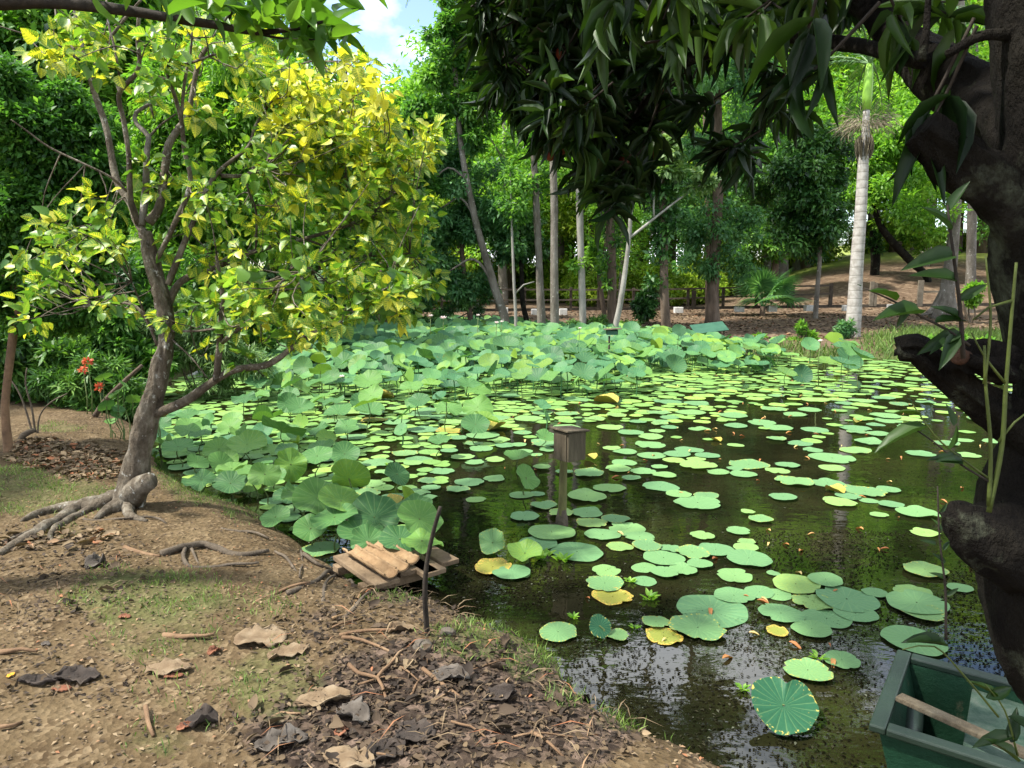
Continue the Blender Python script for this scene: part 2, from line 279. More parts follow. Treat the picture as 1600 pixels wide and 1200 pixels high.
# lotus leaf: pale radial veins, waxy bloom, colour drifts from leaf to leaf; worn rims where 'age' says so
def lotus_mat(name, stops, rim=None, veins=.35, trans=.25, vary=.8):
    m, n, l, p = new_mat(name); oi = n.new("ShaderNodeObjectInfo"); t = n.new("ShaderNodeTexCoord"); at = N(n, "ShaderNodeAttribute", attribute_name="tint")
    sp = n.new("ShaderNodeSeparateXYZ"); uv = n.new("ShaderNodeUVMap"); l.new(uv.outputs[0], sp.inputs[0])
    s1 = N(n, "ShaderNodeMath", operation='MULTIPLY_ADD'); s1.inputs[1].default_value = vary; l.new(oi.outputs["Random"], s1.inputs[0])
    nz = N(n, "ShaderNodeTexNoise", Scale=9, Detail=4); l.new(t.outputs["Object"], nz.inputs["Vector"])
    s0 = N(n, "ShaderNodeMath", operation='MULTIPLY_ADD'); s0.inputs[1].default_value = .5; s0.inputs[2].default_value = -.25 - vary / 2; l.new(nz.outputs["Fac"], s0.inputs[0]); l.new(s0.outputs[0], s1.inputs[2])
    s2 = N(n, "ShaderNodeMath", operation='ADD'); l.new(s1.outputs[0], s2.inputs[0]); l.new(at.outputs["Fac"], s2.inputs[1])
    r = ramp(n, stops); l.new(s2.outputs[0], r.inputs[0]); col = r.outputs[0]
    # radial veins: uv.x runs round the leaf, uv.y from centre to rim
    w = N(n, "ShaderNodeMath", operation='MULTIPLY'); w.inputs[1].default_value = 20; l.new(sp.outputs[0], w.inputs[0]); fr = N(n, "ShaderNodeMath", operation='FRACT'); l.new(w.outputs[0], fr.inputs[0])
    sb = N(n, "ShaderNodeMath", operation='SUBTRACT'); sb.inputs[1].default_value = .5; l.new(fr.outputs[0], sb.inputs[0]); ab = N(n, "ShaderNodeMath", operation='ABSOLUTE'); l.new(sb.outputs[0], ab.inputs[0])
    rv = ramp(n, [(0, (veins,) * 3), (.10, (0, 0, 0))]); l.new(ab.outputs[0], rv.inputs[0]); vm = n.new("ShaderNodeMixRGB"); vm.inputs[2].default_value = (.26, .38, .14, 1)
    l.new(rv.outputs[0], vm.inputs[0]); l.new(col, vm.inputs[1]); col = vm.outputs[0]
    if rim:
        ad = N(n, "ShaderNodeMath", operation='MULTIPLY_ADD'); ad.inputs[1].default_value = 1.6; l.new(nz.outputs["Fac"], ad.inputs[0]); l.new(sp.outputs[1], ad.inputs[2])
        rr = ramp(n, [(rim[0], (0, 0, 0)), (min(.99, rim[0] + .06), (1, 1, 1))]); s3 = N(n, "ShaderNodeMath", operation='MULTIPLY'); s3.inputs[1].default_value = .5; l.new(ad.outputs[0], s3.inputs[0]); l.new(s3.outputs[0], rr.inputs[0])
        rc = ramp(n, rim[1]); n2 = N(n, "ShaderNodeTexNoise", Scale=16, Detail=5); l.new(t.outputs["Object"], n2.inputs["Vector"]); l.new(n2.outputs["Fac"], rc.inputs[0])
        mx = n.new("ShaderNodeMixRGB"); l.new(rr.outputs[0], mx.inputs[0]); l.new(col, mx.inputs[1]); l.new(rc.outputs[0], mx.inputs[2]); col = mx.outputs[0]
    # specks of dirt and insect holes
    n3 = N(n, "ShaderNodeTexNoise", Scale=38, Detail=2); l.new(t.outputs["Object"], n3.inputs["Vector"]); r3 = ramp(n, [(.70, (0, 0, 0)), (.74, (.8, .8, .8))]); l.new(n3.outputs["Fac"], r3.inputs[0])
    mz = n.new("ShaderNodeMixRGB"); mz.inputs[2].default_value = (.10, .11, .03, 1); l.new(r3.outputs[0], mz.inputs[0]); l.new(col, mz.inputs[1]); col = mz.outputs[0]
    n4 = N(n, "ShaderNodeTexNoise", Scale=7, Detail=6, Roughness=.7); l.new(t.outputs["Object"], n4.inputs["Vector"]); r4 = ramp(n, [(.64, (0, 0, 0)), (.70, (.75, .75, .75))]); l.new(n4.outputs["Fac"], r4.inputs[0])
    my = n.new("ShaderNodeMixRGB"); my.inputs[2].default_value = (.20, .17, .035, 1); l.new(r4.outputs[0], my.inputs[0]); l.new(col, my.inputs[1]); col = my.outputs[0]
    l.new(col, p.inputs["Base Color"]); p.inputs["Roughness"].default_value = .55; p.inputs["Specular IOR Level"].default_value = .22
    bp = N(n, "ShaderNodeBump", Strength=.25, Distance=.01); l.new(ab.outputs[0], bp.inputs["Height"]); l.new(bp.outputs[0], p.inputs["Normal"])
    finish_leaf(n, l, p, col, trans, (1.2, 1.25, .5)); return m
LOTUS = lotus_mat("lotus_leaf", [(0, (0.0230, 0.0778, 0.0389)), (.45, (0.0439, 0.1246, 0.0518)), (.75, (0.0727, 0.1714, 0.0518)), (1, (0.1346, 0.2282, 0.0310))])
LOTUS_NEAR = lotus_mat("lotus_leaf_near", [(0, (0.0352, 0.1074, 0.0378)), (.4, (0.0669, 0.1707, 0.0475)), (.75, (0.1074, 0.2279, 0.0475)), (1, (0.1707, 0.2790, 0.0317))])
PADM = lotus_mat("floating_leaf", [(0, (.085, .190, .085)), (.45, (.120, .240, .090)), (.75, (.160, .285, .085)), (1, (.235, .320, .065))], veins=.25, trans=.06, vary=.8)
PAD_OLD = lotus_mat("floating_leaf_worn", [(0, (0.0738, 0.1656, 0.0738)), (.5, (0.1161, 0.2322, 0.0855)), (1, (0.1836, 0.2691, 0.0612))], rim=(.91, [(.35, (.16, .10, .02)), (.5, (.42, .38, .06)), (.65, (.30, .36, .09))]), veins=.25, trans=.05, vary=.6)
PAD_YELL = lotus_mat("floating_leaf_yellow", [(0, (0.1200, 0.1632, 0.0328)), (.5, (0.1960, 0.2064, 0.0328)), (1, (0.2608, 0.2288, 0.0384))], rim=(.80, [(.35, (.14, .07, .025)), (.5, (.40, .27, .05)), (.65, (.52, .44, .08))]), veins=.2, trans=.05, vary=.4)
LOTUS_DARK = lotus_mat("lotus_leaf_dark", [(0, (0.010, 0.060, 0.028)), (.5, (0.018, 0.088, 0.040)), (1, (0.040, 0.128, 0.056))], rim=(.93, [(.3, (.30, .22, .03)), (.7, (.55, .48, .12))]), veins=.22, trans=.1, vary=.1)

# ------------------------------------------------------------ ground, water
def vnoise(x, y, seed=0):
    xi, yi = np.floor(x).astype(np.int64), np.floor(y).astype(np.int64); fx, fy = x - xi, y - yi; fx, fy = fx * fx * (3 - 2 * fx), fy * fy * (3 - 2 * fy)
    def h(a, b):
        q = (a * 374761393 + b * 668265263 + seed * 974711) & 0x7fffffff; q = ((q ^ (q >> 13)) * 1274126177) & 0x7fffffff; return ((q ^ (q >> 16)) & 0xffff) / 65535.0
    return (h(xi, yi) * (1 - fx) + h(xi + 1, yi) * fx) * (1 - fy) + (h(xi, yi + 1) * (1 - fx) + h(xi + 1, yi + 1) * fx) * fy
def fbm(x, y, o=4, seed=0): return sum(vnoise(x * 2 ** k, y * 2 ** k, seed + k) * .5 ** k for k in range(o)) / sum(.5 ** k for k in range(o))
SHORE_PX = [(1130, 1200), (1060, 1168), (1000, 1146), (950, 1122), (905, 1085), (870, 1040), (845, 1018), (790, 994), (745, 972), (700, 952), (655, 940), (600, 930), (565, 915), (525, 890), (490, 872), (455, 846), (425, 818), (395, 798),
            (340, 782), (290, 762), (258, 740), (238, 712), (228, 690), (212, 668), (180, 648), (200, 622), (245, 604), (300, 582), (370, 556), (450, 528), (540, 512), (640, 508), (740, 511), (830, 520), (920, 527), (1030, 534), (1130, 545), (1210, 556), (1300, 560), (1400, 562), (1480, 556), (1560, 545), (1700, 560), (1900, 640)]
POND = [at_z(x, y, 0)[:2] for x, y in SHORE_PX] + [np.array(p) for p in ((9.5, 6.5), (8, 3.5), (5, 2.0), (2.6, 1.45), (1.6, 1.62), (1.15, 1.95))]
POND = np.array(POND)
def shore_dist(X, Y):
    """distance to the water's edge, positive on land"""
    X, Y = np.asarray(X, float), np.asarray(Y, float); d = np.full(X.shape, 1e9); ins = np.zeros(X.shape, bool); n = len(POND)
    for i in range(n):
        a, b = POND[i], POND[(i + 1) % n]; e = b - a; wx, wy = X - a[0], Y - a[1]; t = np.clip((wx * e[0] + wy * e[1]) / (e @ e), 0, 1)
        d = np.minimum(d, (wx - e[0] * t) ** 2 + (wy - e[1] * t) ** 2)
        c = ((a[1] <= Y) != (b[1] <= Y)); xx = a[0] + (Y - a[1]) / (e[1] if abs(e[1]) > 1e-12 else 1e-12) * e[0]
        ins ^= c & (X < xx)
    d = np.sqrt(d); return np.where(ins, -d, d)
def sstep(a, b, x): t = np.clip((x - a) / (b - a), 0, 1); return t * t * (3 - 2 * t)
def ground(X, Y):
    X, Y = np.asarray(X, float), np.asarray(Y, float); sd = shore_dist(X, Y) + (fbm(X * 4, Y * 4, 3, 5) - .5) * .10 * (Y < 12)
    far = sstep(11, 19, Y); bank = (.20 * (1 - far) + .24 * far) * (1 - np.exp(-np.maximum(sd, 0) / (.22 * (1 - far) + .9 * far))) - .5 * (1 - np.exp(np.minimum(sd, 0) / .7))
    k = sstep(.22, .52, X / np.maximum(Y, 1)); slope = .035 + .215 * k
    h = bank + np.clip(Y - 18, 0, 13) * .014 * (sd > 0) + slope * 14 * (1 - np.exp(-np.maximum(Y - 31, 0) / 14)) * 1.25
    rough = np.clip(sd / .5, 0, 1); h += rough * ((fbm(X * .7, Y * .7, 3, 1) - .5) * .10 + (fbm(X * 5, Y * 5, 4, 2) - .5) * .045 * (Y < 14))
    return h + sstep(60, 140, Y) * 6 * fbm(X * .02, Y * .02, 3, 9)
def gz(x, y): return float(ground(np.array([x]), np.array([y]))[0])
def on_ground(px, py):
    z = .2
    for _ in range(5): p = at_z(px, py, z); z = gz(p[0], p[1])
    return np.array([p[0], p[1], z])

xs = np.concatenate([-np.geomspace(300, 12, 22)[:-1], np.linspace(-12, -4.6, 50)[:-1], np.linspace(-4.6, 2.2, 235)[:-1], np.linspace(2.2, 22, 90)[:-1], np.geomspace(22, 300, 22)])
ys = np.concatenate([np.linspace(-20, 0.6, 22)[:-1], np.linspace(.6, 8, 230)[:-1], np.geomspace(8, 60, 100)[:-1], np.geomspace(60, 500, 22)])
GX, GY = np.meshgrid(xs, ys); GZ = ground(GX, GY); nx, ny = len(xs), len(ys)
V = np.stack([GX, GY, GZ], -1).reshape(-1, 3); ii = np.arange(nx * ny).reshape(ny, nx)
F = np.stack([ii[:-1, :-1], ii[:-1, 1:], ii[1:, 1:], ii[1:, :-1]], -1).reshape(-1, 4)
PX, PY, PD = proj(V)
def ell(px, py, L):
    o = np.zeros(np.shape(px))
    for cx, cy, rx, ry, k in L: o = np.maximum(o, k * np.clip(1.35 - np.sqrt(((px - cx) / rx) ** 2 + ((py - cy) / ry) ** 2), 0, .5) * 2)
    return np.clip(o, 0, 1)
GRASS_PX = [(230, 935, 120, 45, 1), (250, 1000, 90, 35, .7), (400, 950, 60, 30, .6), (430, 1070, 70, 60, .9), (330, 1090, 100, 60, .45), (250, 1160, 60, 25, .6), (70, 775, 110, 30, .9), (30, 745, 40, 20, 1), (90, 830, 40, 12, .6), (90, 668, 40, 8, .8), (480, 1130, 50, 30, .35),
            (760, 1000, 90, 30, .9), (830, 1035, 40, 30, 1), (890, 1075, 35, 30, 1), (980, 1125, 50, 18, .8), (330, 765, 70, 22, .8), (400, 800, 50, 18, .6), (270, 740, 30, 20, .8), (610, 935, 40, 10, .6), (140, 735, 30, 15, .5), (1060, 1165, 30, 12, .5)]
MULCH_PX = [(700, 1100, 220, 100, 1), (560, 1150, 180, 60, .9), (600, 980, 140, 50, .5), (880, 1150, 110, 50, .8), (90, 1060, 120, 40, .35), (80, 900, 150, 70, .4)]
front = PD > .3
gr = np.where(front & (GY.ravel() < 12), ell(PX, PY, GRASS_PX), 0); mu = np.where(front & (GY.ravel() < 12), ell(PX, PY, MULCH_PX), 0)
farg = np.where(GY.ravel() > 12, np.clip(1 - shore_dist(V[:, 0], V[:, 1]) / 1.6, 0, 1) * .9, 0)
hillg = sstep(41, 46, V[:, 1]) * (.55 + .45 * fbm(V[:, 0] * .2, V[:, 1] * .2, 3, 3))
me = mesh_np("ground", V, F, {"grass": np.maximum(gr, farg), "mulch": mu, "hill": hillg, "far": sstep(10, 18, V[:, 1])}, smooth=True)
def ground_mat():
    m, n, l, p = new_mat("soil"); t = n.new("ShaderNodeTexCoord"); O = t.outputs["Object"]
    def noise(s, d=6, r_=.65):
        q = N(n, "ShaderNodeTexNoise", Scale=s, Detail=d, Roughness=r_); l.new(O, q.inputs["Vector"]); return q.outputs["Fac"]
    def mixc(f, a, b):
        q = n.new("ShaderNodeMixRGB"); l.new(f, q.inputs[0]); l.new(a, q.inputs[1]); l.new(b, q.inputs[2]); return q.outputs[0]
    def rmp(f, st): q = ramp(n, st); l.new(f, q.inputs[0]); return q.outputs[0]
    def masked(attr, f, gain):
        a = N(n, "ShaderNodeAttribute", attribute_name=attr); q = N(n, "ShaderNodeMath", operation='MULTIPLY_ADD', use_clamp=True); q.inputs[1].default_value = gain
        s_ = N(n, "ShaderNodeMath", operation='ADD'); l.new(a.outputs["Fac"], s_.inputs[0]); l.new(f, s_.inputs[1]); l.new(s_.outputs[0], q.inputs[0]); q.inputs[2].default_value = -gain * .95; return q.outputs[0]
    soil = rmp(noise(3.2, 8), [(.3, (.050, .034, .017)), (.5, (.092, .064, .032)), (.7, (.145, .106, .058))])
    vor = N(n, "ShaderNodeTexVoronoi", Scale=42); l.new(O, vor.inputs["Vector"]); chips = rmp(vor.outputs["Color"], [(.2, (.042, .026, .013)), (.5, (.095, .064, .034)), (.8, (.20, .148, .088))])
    soil = mixc(rmp(noise(7, 4), [(.42, (.15,) * 3), (.62, (.7,) * 3)]), soil, chips)
    vor2 = N(n, "ShaderNodeTexVoronoi", Scale=26); l.new(O, vor2.inputs["Vector"]); mulch = rmp(vor2.outputs["Color"], [(.2, (.022, .015, .011)), (.55, (.065, .046, .033)), (.85, (.14, .10, .075))])
    col = mixc(masked("mulch", noise(5), 3.0), soil, mulch)
    gcol = rmp(noise(30, 4), [(.3, (.05, .065, .018)), (.7, (.095, .125, .038))]); col = mixc(masked("grass", noise(9), .9), col, gcol)
    fa = N(n, "ShaderNodeAttribute", attribute_name="far"); vf = N(n, "ShaderNodeTexVoronoi", Scale=7); l.new(O, vf.inputs["Vector"])
    fsoil = mixc(rmp(noise(1.3, 5), [(.35, (0, 0, 0)), (.65, (1, 1, 1))]), rmp(noise(4, 8), [(.3, (.055, .034, .021)), (.7, (.12, .080, .052))]), rmp(vf.outputs["Color"], [(.2, (.065, .04, .023)), (.8, (.20, .145, .095))]))
    fcol = mixc(masked("grass", noise(2.5), 2.5), fsoil, gcol); col = mixc(fa.outputs["Fac"], col, fcol)
    ha = N(n, "ShaderNodeAttribute", attribute_name="hill"); hc = rmp(noise(.8), [(.3, (.13, .19, .035)), (.7, (.26, .31, .06))]); col = mixc(ha.outputs["Fac"], col, hc)
    l.new(col, p.inputs["Base Color"]); p.inputs["Roughness"].default_value = .95; p.inputs["Specular IOR Level"].default_value = .15
    ad = N(n, "ShaderNodeMath", operation='ADD'); l.new(noise(22, 8, .75), ad.inputs[0]); l.new(vor.outputs["Distance"], ad.inputs[1]); bp = N(n, "ShaderNodeBump", Strength=.6, Distance=.025); l.new(ad.outputs[0], bp.inputs["Height"]); l.new(bp.outputs[0], p.inputs["Normal"])
    return m
tag(link("ground", me, ground_mat()), "bare brown earth bank and leaf-strewn far slope round the pond", None, None, "structure")

def water_mat():
    m, n, l, p = new_mat("pond_water"); t = n.new("ShaderNodeTexCoord"); a = N(n, "ShaderNodeTexNoise", Scale=1.1, Detail=4); l.new(t.outputs["Object"], a.inputs["Vector"])
    r = ramp(n, [(.35, (.005, .0055, .0025)), (.65, (.016, .015, .006))]); l.new(a.outputs["Fac"], r.inputs[0]); l.new(r.outputs[0], p.inputs["Base Color"])
    p.inputs["Roughness"].default_value = .018; p.inputs["IOR"].default_value = 1.38; p.inputs["Specular IOR Level"].default_value = .95
    b = N(n, "ShaderNodeTexNoise", Scale=5.5, Detail=3); mpn = n.new("ShaderNodeMapping"); mpn.inputs["Scale"].default_value = (1, 1.6, 1); l.new(t.outputs["Object"], mpn.inputs[0]); l.new(mpn.outputs[0], b.inputs["Vector"])
    bp = N(n, "ShaderNodeBump", Strength=.035, Distance=.05); l.new(b.outputs["Fac"], bp.inputs["Height"]); l.new(bp.outputs[0], p.inputs["Normal"]); return m
wx = np.array([(-14, 1.0, 0), (14, 1.0, 0), (14, 29.5, 0), (-14, 29.5, 0)], float)
tag(link("pond_water", mesh_np("pond_water", wx, np.array([(0, 1, 2, 3)])), water_mat()), "still murky brown pond water with reflections of trees and sky", None, None, "structure")

# ------------------------------------------------------------ lotus
def disc(seed, funnel=.2, wave=.05, n=30, rings=(.03, .16, .4, .65, .85, 1.0), fold=0.0, flop=0.0, power=1.6, notch=0.0, bites=0):
    g = np.random.default_rng(seed); ph = g.uniform(0, 6.28, 6); V, UV = [], []; r_ = np.array(rings); th = np.linspace(0, 2 * math.pi, n + 1)
    out = 1 + .045 * np.sin(2 * th + ph[0]) + .03 * np.sin(3 * th + ph[1]) + .016 * np.sin(7 * th + ph[2])
    if notch: out = out * (1 - notch * np.exp(-((th - math.pi) / .16) ** 2))
    for _ in range(bites):   # torn and nibbled places on the rim
        a0 = g.uniform(.2, 6.0); out = out * (1 - g.uniform(.04, .20) * np.exp(-((th - a0) / g.uniform(.05, .16)) ** 2))
    curl = [(g.uniform(.3, 5.9), g.uniform(.2, .5), g.uniform(.02, .12)) for _ in range(bites)]
    for rr in r_:
        x, y = rr * np.cos(th) * (1 + (out - 1) * rr), rr * np.sin(th) * (1 + (out - 1) * rr)
        z = funnel * rr ** power + wave * rr ** 2.5 * (np.sin(3 * th + ph[3]) + .7 * np.sin(5 * th + ph[4]) + .3 * np.sin(9 * th + ph[5]))
        for a0, w0, c0 in curl: z = z + c0 * np.exp(-((th - a0) / w0) ** 2) * max(0, rr - .6) ** 2 * 6
        if fold: z = z + np.abs(x) * fold; x = x * (1 - .45 * min(1, fold))
        if flop: z = z - flop * np.clip(y, 0, 1) ** 2
        V.append(np.stack([x, y, z], -1)); UV.append(np.stack([th / (2 * math.pi), np.full(n + 1, rr)], -1))
    V = np.concatenate(V); UV = np.concatenate(UV); k = n + 1; m = len(r_)
    F = np.array([(i * k + j, i * k + j + 1, (i + 1) * k + j + 1, (i + 1) * k + j)[::-1] for i in range(m - 1) for j in range(n)])
    return V, F, UV
def disc_mesh(name, mat, tint=.5, **kw):
    V, F, UV = disc(**kw); me = mesh_np(name, V, F, {"tint": np.full(len(V), tint)}, UV, True); me.materials.append(mat); return me
RAISED = [(s, f, w) for s, f, w in ((1, .20, .05), (2, .30, .06), (3, .12, .07), (4, .25, .09), (5, .38, .05), (6, .16, .10), (7, .22, .07), (8, .06, .11))]
LEAF_FAR = [disc_mesh("lotus_leaf", LOTUS, .48 if i % 3 else .62, seed=s, funnel=f, wave=w) for i, (s, f, w) in enumerate(RAISED)]
LEAF_NEAR = [disc_mesh("lotus_leaf_broad", LOTUS_NEAR, .45, seed=20 + s, funnel=f * .8, wave=w * 1.1, n=60, flop=.15 * (s % 3), bites=s % 3) for s, f, w in RAISED]
LEAF_FOLD = [disc_mesh("lotus_leaf_furled", LOTUS_NEAR, .95, seed=40 + k, funnel=.1, wave=.04, fold=.8 + .35 * k) for k in range(3)]
PADS = [disc_mesh("floating_leaf", PADM, .45, seed=60 + k, funnel=.012, wave=.011, n=64, rings=(.03, .3, .6, .8, .92, 1.0), notch=(0, .22, .10, 0, .16, 0, .3, 0, 0, .12)[k], bites=k % 4) for k in range(10)]
PADS_OLD = [disc_mesh("floating_leaf_worn", PAD_OLD, .45, seed=70 + k, funnel=.008, wave=.016, n=64, notch=.14 * (k % 2), bites=3 + k) for k in range(4)]
PADS_YELL = [disc_mesh("floating_leaf_yellow", PAD_YELL, .5, seed=80 + k, funnel=.01, wave=.02, n=64, notch=.1, bites=4) for k in range(3)]
PADS_CURL = [disc_mesh("floating_leaf_curled", PAD_YELL, .75, seed=90 + k, funnel=.05, wave=.05, fold=.55) for k in range(2)]
sm = MB(); P_, R_ = spline([(0, 0, -.25), (.03, .01, .25), (-.02, .015, .6), (0, 0, 1.0)], [.0065, .006, .0055, .005], .12); sm.tube(P_, R_, 6)
_so = sm.build("stalk", STEM_GREEN); STALK = _so.data; bpy.data.objects.remove(_so)

g = np.random.default_rng(21)
def lotus_plant(p, h, r, me, tilt, az, label, group, spin=None):
    """stalk standing in the pond with its leaf on top"""
    o = empty("lotus_plant", (p[0], p[1], 0), label, "lotus plant", group)
    a = bpy.data.objects.new("leaf", me); COL.objects.link(a); a.parent = o; a.location = (0, 0, h); a.scale = (r, r, r)
    a.rotation_euler = (Matrix.Rotation(az, 3, 'Z') @ Matrix.Rotation(tilt, 3, 'X') @ Matrix.Rotation(spin if spin is not None else g.uniform(0, 6.28), 3, 'Z')).to_euler()
    b = bpy.data.objects.new("stalk", STALK); COL.objects.link(b); b.parent = o; b.scale = (1, 1, h + .004); b.rotation_euler = (0, 0, g.uniform(0, 6.28)); return o

# leaves held above the water: zones as the photograph shows them, (polygon test, spacing in radii, height, radius)
def zone(px, py):
    if py < 566 and 400 < px < 1010 and py > 500: return "far"
    if 1005 <= px < 1215 and 512 < py < 563: return "right"
    if 1225 < px < 1345 and 530 < py < 590: return "tuft"
    if 395 < px < 1010 and 566 <= py < 600: return "mid"
    if 375 < px < 760 and 600 <= py < 645 : return "mid2"
    if 230 < px < 560 and 640 <= py < 720 and px < 560: return "left"
    if 290 < px < 660 and 715 <= py < 850 and py > 700 + (px - 300) * .3: return "near"
    if 520 < px < 860 and 600 < py < 760: return "loose"
    return None
PROB = {"far": .95, "right": .8, "tuft": .35, "mid": .50, "mid2": .42, "left": .62, "near": .95, "loose": .10}
ZH = {"far": (.12, .46), "right": (.12, .42), "tuft": (.2, .5), "mid": (.15, .45), "mid2": (.12, .38), "left": (.06, .22), "near": (.10, .34), "loose": (.08, .25)}
ZR = {"far": (.14, .25), "right": (.14, .24), "tuft": (.16, .27), "mid": (.12, .21), "mid2": (.13, .20), "left": (.10, .15), "near": (.105, .155), "loose": (.10, .17)}
cand = []; gp = np.random.default_rng(33)
# hand placed leaves (leaf centre in the photograph, width, height of leaf, tilt, azimuth of the tilt, mesh, label)
HAND = [
    ((545, 748), 66, .34, 1.0, 2.9, LEAF_NEAR[4], "pale upturned lotus leaf cupped like a bowl, beside the furled ones left of the pallet", "pale"),
    ((386, 694), 58, .22, .35, 0, LEAF_NEAR[1], "blue-green lotus leaf held level near the leaning tree trunk", None),
    ((440, 672), 66, .24, .55, 2.6, LEAF_NEAR[3], "large bright lotus leaf sloping down to the right, just right of the leaning tree trunk", None),
    ((585, 808), 88, .20, .5, 0.2, LEAF_NEAR[5], "big lotus leaf hanging over the water directly behind the wooden pallet", None),
    ((497, 778), 80, .22, .5, .4, LEAF_NEAR[2], "broad light green lotus leaf in front of the cupped pale leaf", None),
    ((430, 808), 48, .14, .5, -.3, LEAF_NEAR[0], "lotus leaf nearest the bare earth edge left of the pallet", None),
    ((485, 826), 56, .13, .45, .1, LEAF_NEAR[6], "small rounded lotus leaf low over the water left of the pallet", None),
    ((315, 750), 56, .16, .25, .0, LEAF_NEAR[7], "wide lotus leaf nearly touching the bank at the end of the leafy patch", None),
    ((360, 755), 52, .15, .5, .3, LEAF_NEAR[0], "dull green lotus leaf leaning towards the earth bank", None),
    ((822, 746), 44, .16, 1.1, .9, LEAF_NEAR[3], "single upright lotus leaf standing alone left of the nest box post", None),
    ((620, 741), 40, .16, .9, .8, LEAF_NEAR[5], "oval bright lotus leaf tilted up beside the patch of young leaves", None),
    ((631, 777), 34, .16, 1.0, 1.2, LEAF_FOLD[0], "yellow-green folded lotus leaf between the patch and the thin stick", None),
    ((743, 663), 44, .22, .6, .2, LEAF_NEAR[2], "bright lotus leaf standing alone above the floating leaves before the far bed", None),
    ((790, 540), 40, .50, .4, .1, LEAF_FAR[4], "broad lotus leaf held high in front of the fallen branch", None),
    ((1061, 516), 22, .75, 1.0, .1, LEAF_FAR[2], "tall lotus leaf raised above its neighbours beside the green sheet", None),
    ((1328, 546), 30, .55, .7, .3, LEAF_NEAR[2], "bright lotus leaf standing above the tuft by the pale palm trunk", None),
    ((1292, 566), 34, .30, .25, .1, LEAF_FAR[3], "wide lotus leaf low over the water before the pale palm trunk", None),
    ((1252, 586), 32, .12, 1.1, .0, LEAF_FAR[1], "lotus leaf turned to face the bank before the pale palm trunk", None),
    ((655, 626), 34, .30, .5, .0, LEAF_NEAR[0], "lotus leaf on a tall bare stalk in front of the far bed", None),
]
taken = []
for (x, y), w, h, tl, az, me, lab, _ in HAND:
    p = at_z(x, y, h); _, _, d = proj(p); r = w / 2 / FPX * d; taken.append((p[0], p[1], r)); lotus_plant(p, h, r, me, tl, az, lab, None)
for _ in range(26000):
    X, Y = gp.uniform(-6.5, 7.5), gp.uniform(3.4, 27)
    h0 = .25; px, py, d = proj((X, Y, h0)); z = zone(float(px), float(py))
    if z is None or gp.random() > PROB[z]: continue
    cand.append((X, Y, z))
CX = np.array([c[:2] for c in cand]); sdc = shore_dist(CX[:, 0], CX[:, 1]); raised = []
for (X, Y, z), s_ in zip(cand, sdc):
    if s_ > -.12: continue
    r = gp.uniform(*ZR[z]); q = {"far": .75, "right": 1.0, "near": .85, "tuft": 2.6, "mid": 1.1, "mid2": 1.9, "left": 1.35, "loose": 4.2}[z]
    if taken:
        T = np.array(taken[-400:]) if len(taken) > 400 else np.array(taken); T = np.array(taken)
        if (((T[:, 0] - X) ** 2 + (T[:, 1] - Y) ** 2) < (q * (T[:, 2] + r) / 1.6) ** 2).any(): continue
    taken.append((X, Y, r)); raised.append((X, Y, z, r, gp.uniform(*ZH[z])))
size = [r / proj((X, Y, h))[2] for X, Y, z, r, h in raised]; order = np.argsort(size)[::-1]
ZL = {"far": ("lotus leaf among the crowded leaves of the far bed, below the pink and white flowers", "leaves of the far lotus bed"),
      "right": ("blue-green lotus leaf of the clump at the far shore under the green sheet", "lotus leaves under the green sheet"),
      "tuft": ("lotus leaf by the reedy tuft in front of the pale palm", "lotus leaves by the palm"),
      "mid": ("scattered lotus leaf held low along the front edge of the far bed", "lotus leaves edging the far bed"),
      "mid2": ("lotus leaf standing among floating leaves beneath the yellow tree's low limb", "lotus leaves under the low limb"),
      "left": ("small lotus leaf crowded just right of the leaning tree trunk", "lotus leaves beside the leaning trunk"),
      "near": ("bright lotus leaf of the crowded patch between the earth bank and pallet", "lotus leaves between bank and pallet"),
      "loose": ("lone lotus leaf poking up among floating leaves in open water", "lone lotus leaves among floating ones")}
rest = []
for k, i in enumerate(order):
    X, Y, z, r, h = raised[i]
    nearz = z in ("left", "near", "loose", "mid2"); tilt = abs(gp.normal(0, .38)) + .12; az = gp.normal(0, .9)
    if gp.random() < (.10 if nearz else .06): me = LEAF_FOLD[gp.integers(3)]; r *= .8
    else: me = (LEAF_NEAR if nearz or gp.random() < .3 else LEAF_FAR)[gp.integers(8)]
    if k < 280: lotus_plant((X, Y), h, r, me, min(tilt, 1.1), az, *ZL[z])
    else: rest.append((X, Y, h, r, tilt, az, k))
VV, FF, UU, TT, nb = [], [], [], [], 0
for X, Y, h, r, tilt, az, k in rest:
    V0, F0, U0 = disc(seed=100 + k % 9, funnel=.1 + .05 * (k % 5), wave=.05 + .01 * (k % 4), n=16, rings=(.05, .5, .85, 1.0))
    M_ = np.array(Matrix.Rotation(az, 3, 'Z') @ Matrix.Rotation(min(tilt, 1.1), 3, 'X') @ Matrix.Rotation(gp.uniform(0, 6.28), 3, 'Z'))
    VV.append(V0 @ M_.T * r + np.array([X, Y, h])); FF.append(F0 + nb); UU.append(U0); TT.append(np.full(len(V0), gp.uniform(.15, .95))); nb += len(V0)
    sb = MB().tube([(X, Y, -.1), (X + .02, Y, h * .5), (X, Y, h)], [.008] * 3, 4, False); n0 = len(sb.v); VV.append(np.array(sb.v)); FF.append(np.array(sb.f) + nb); UU.append(np.full((n0, 2), .03)); TT.append(np.full(n0, .5)); nb += n0
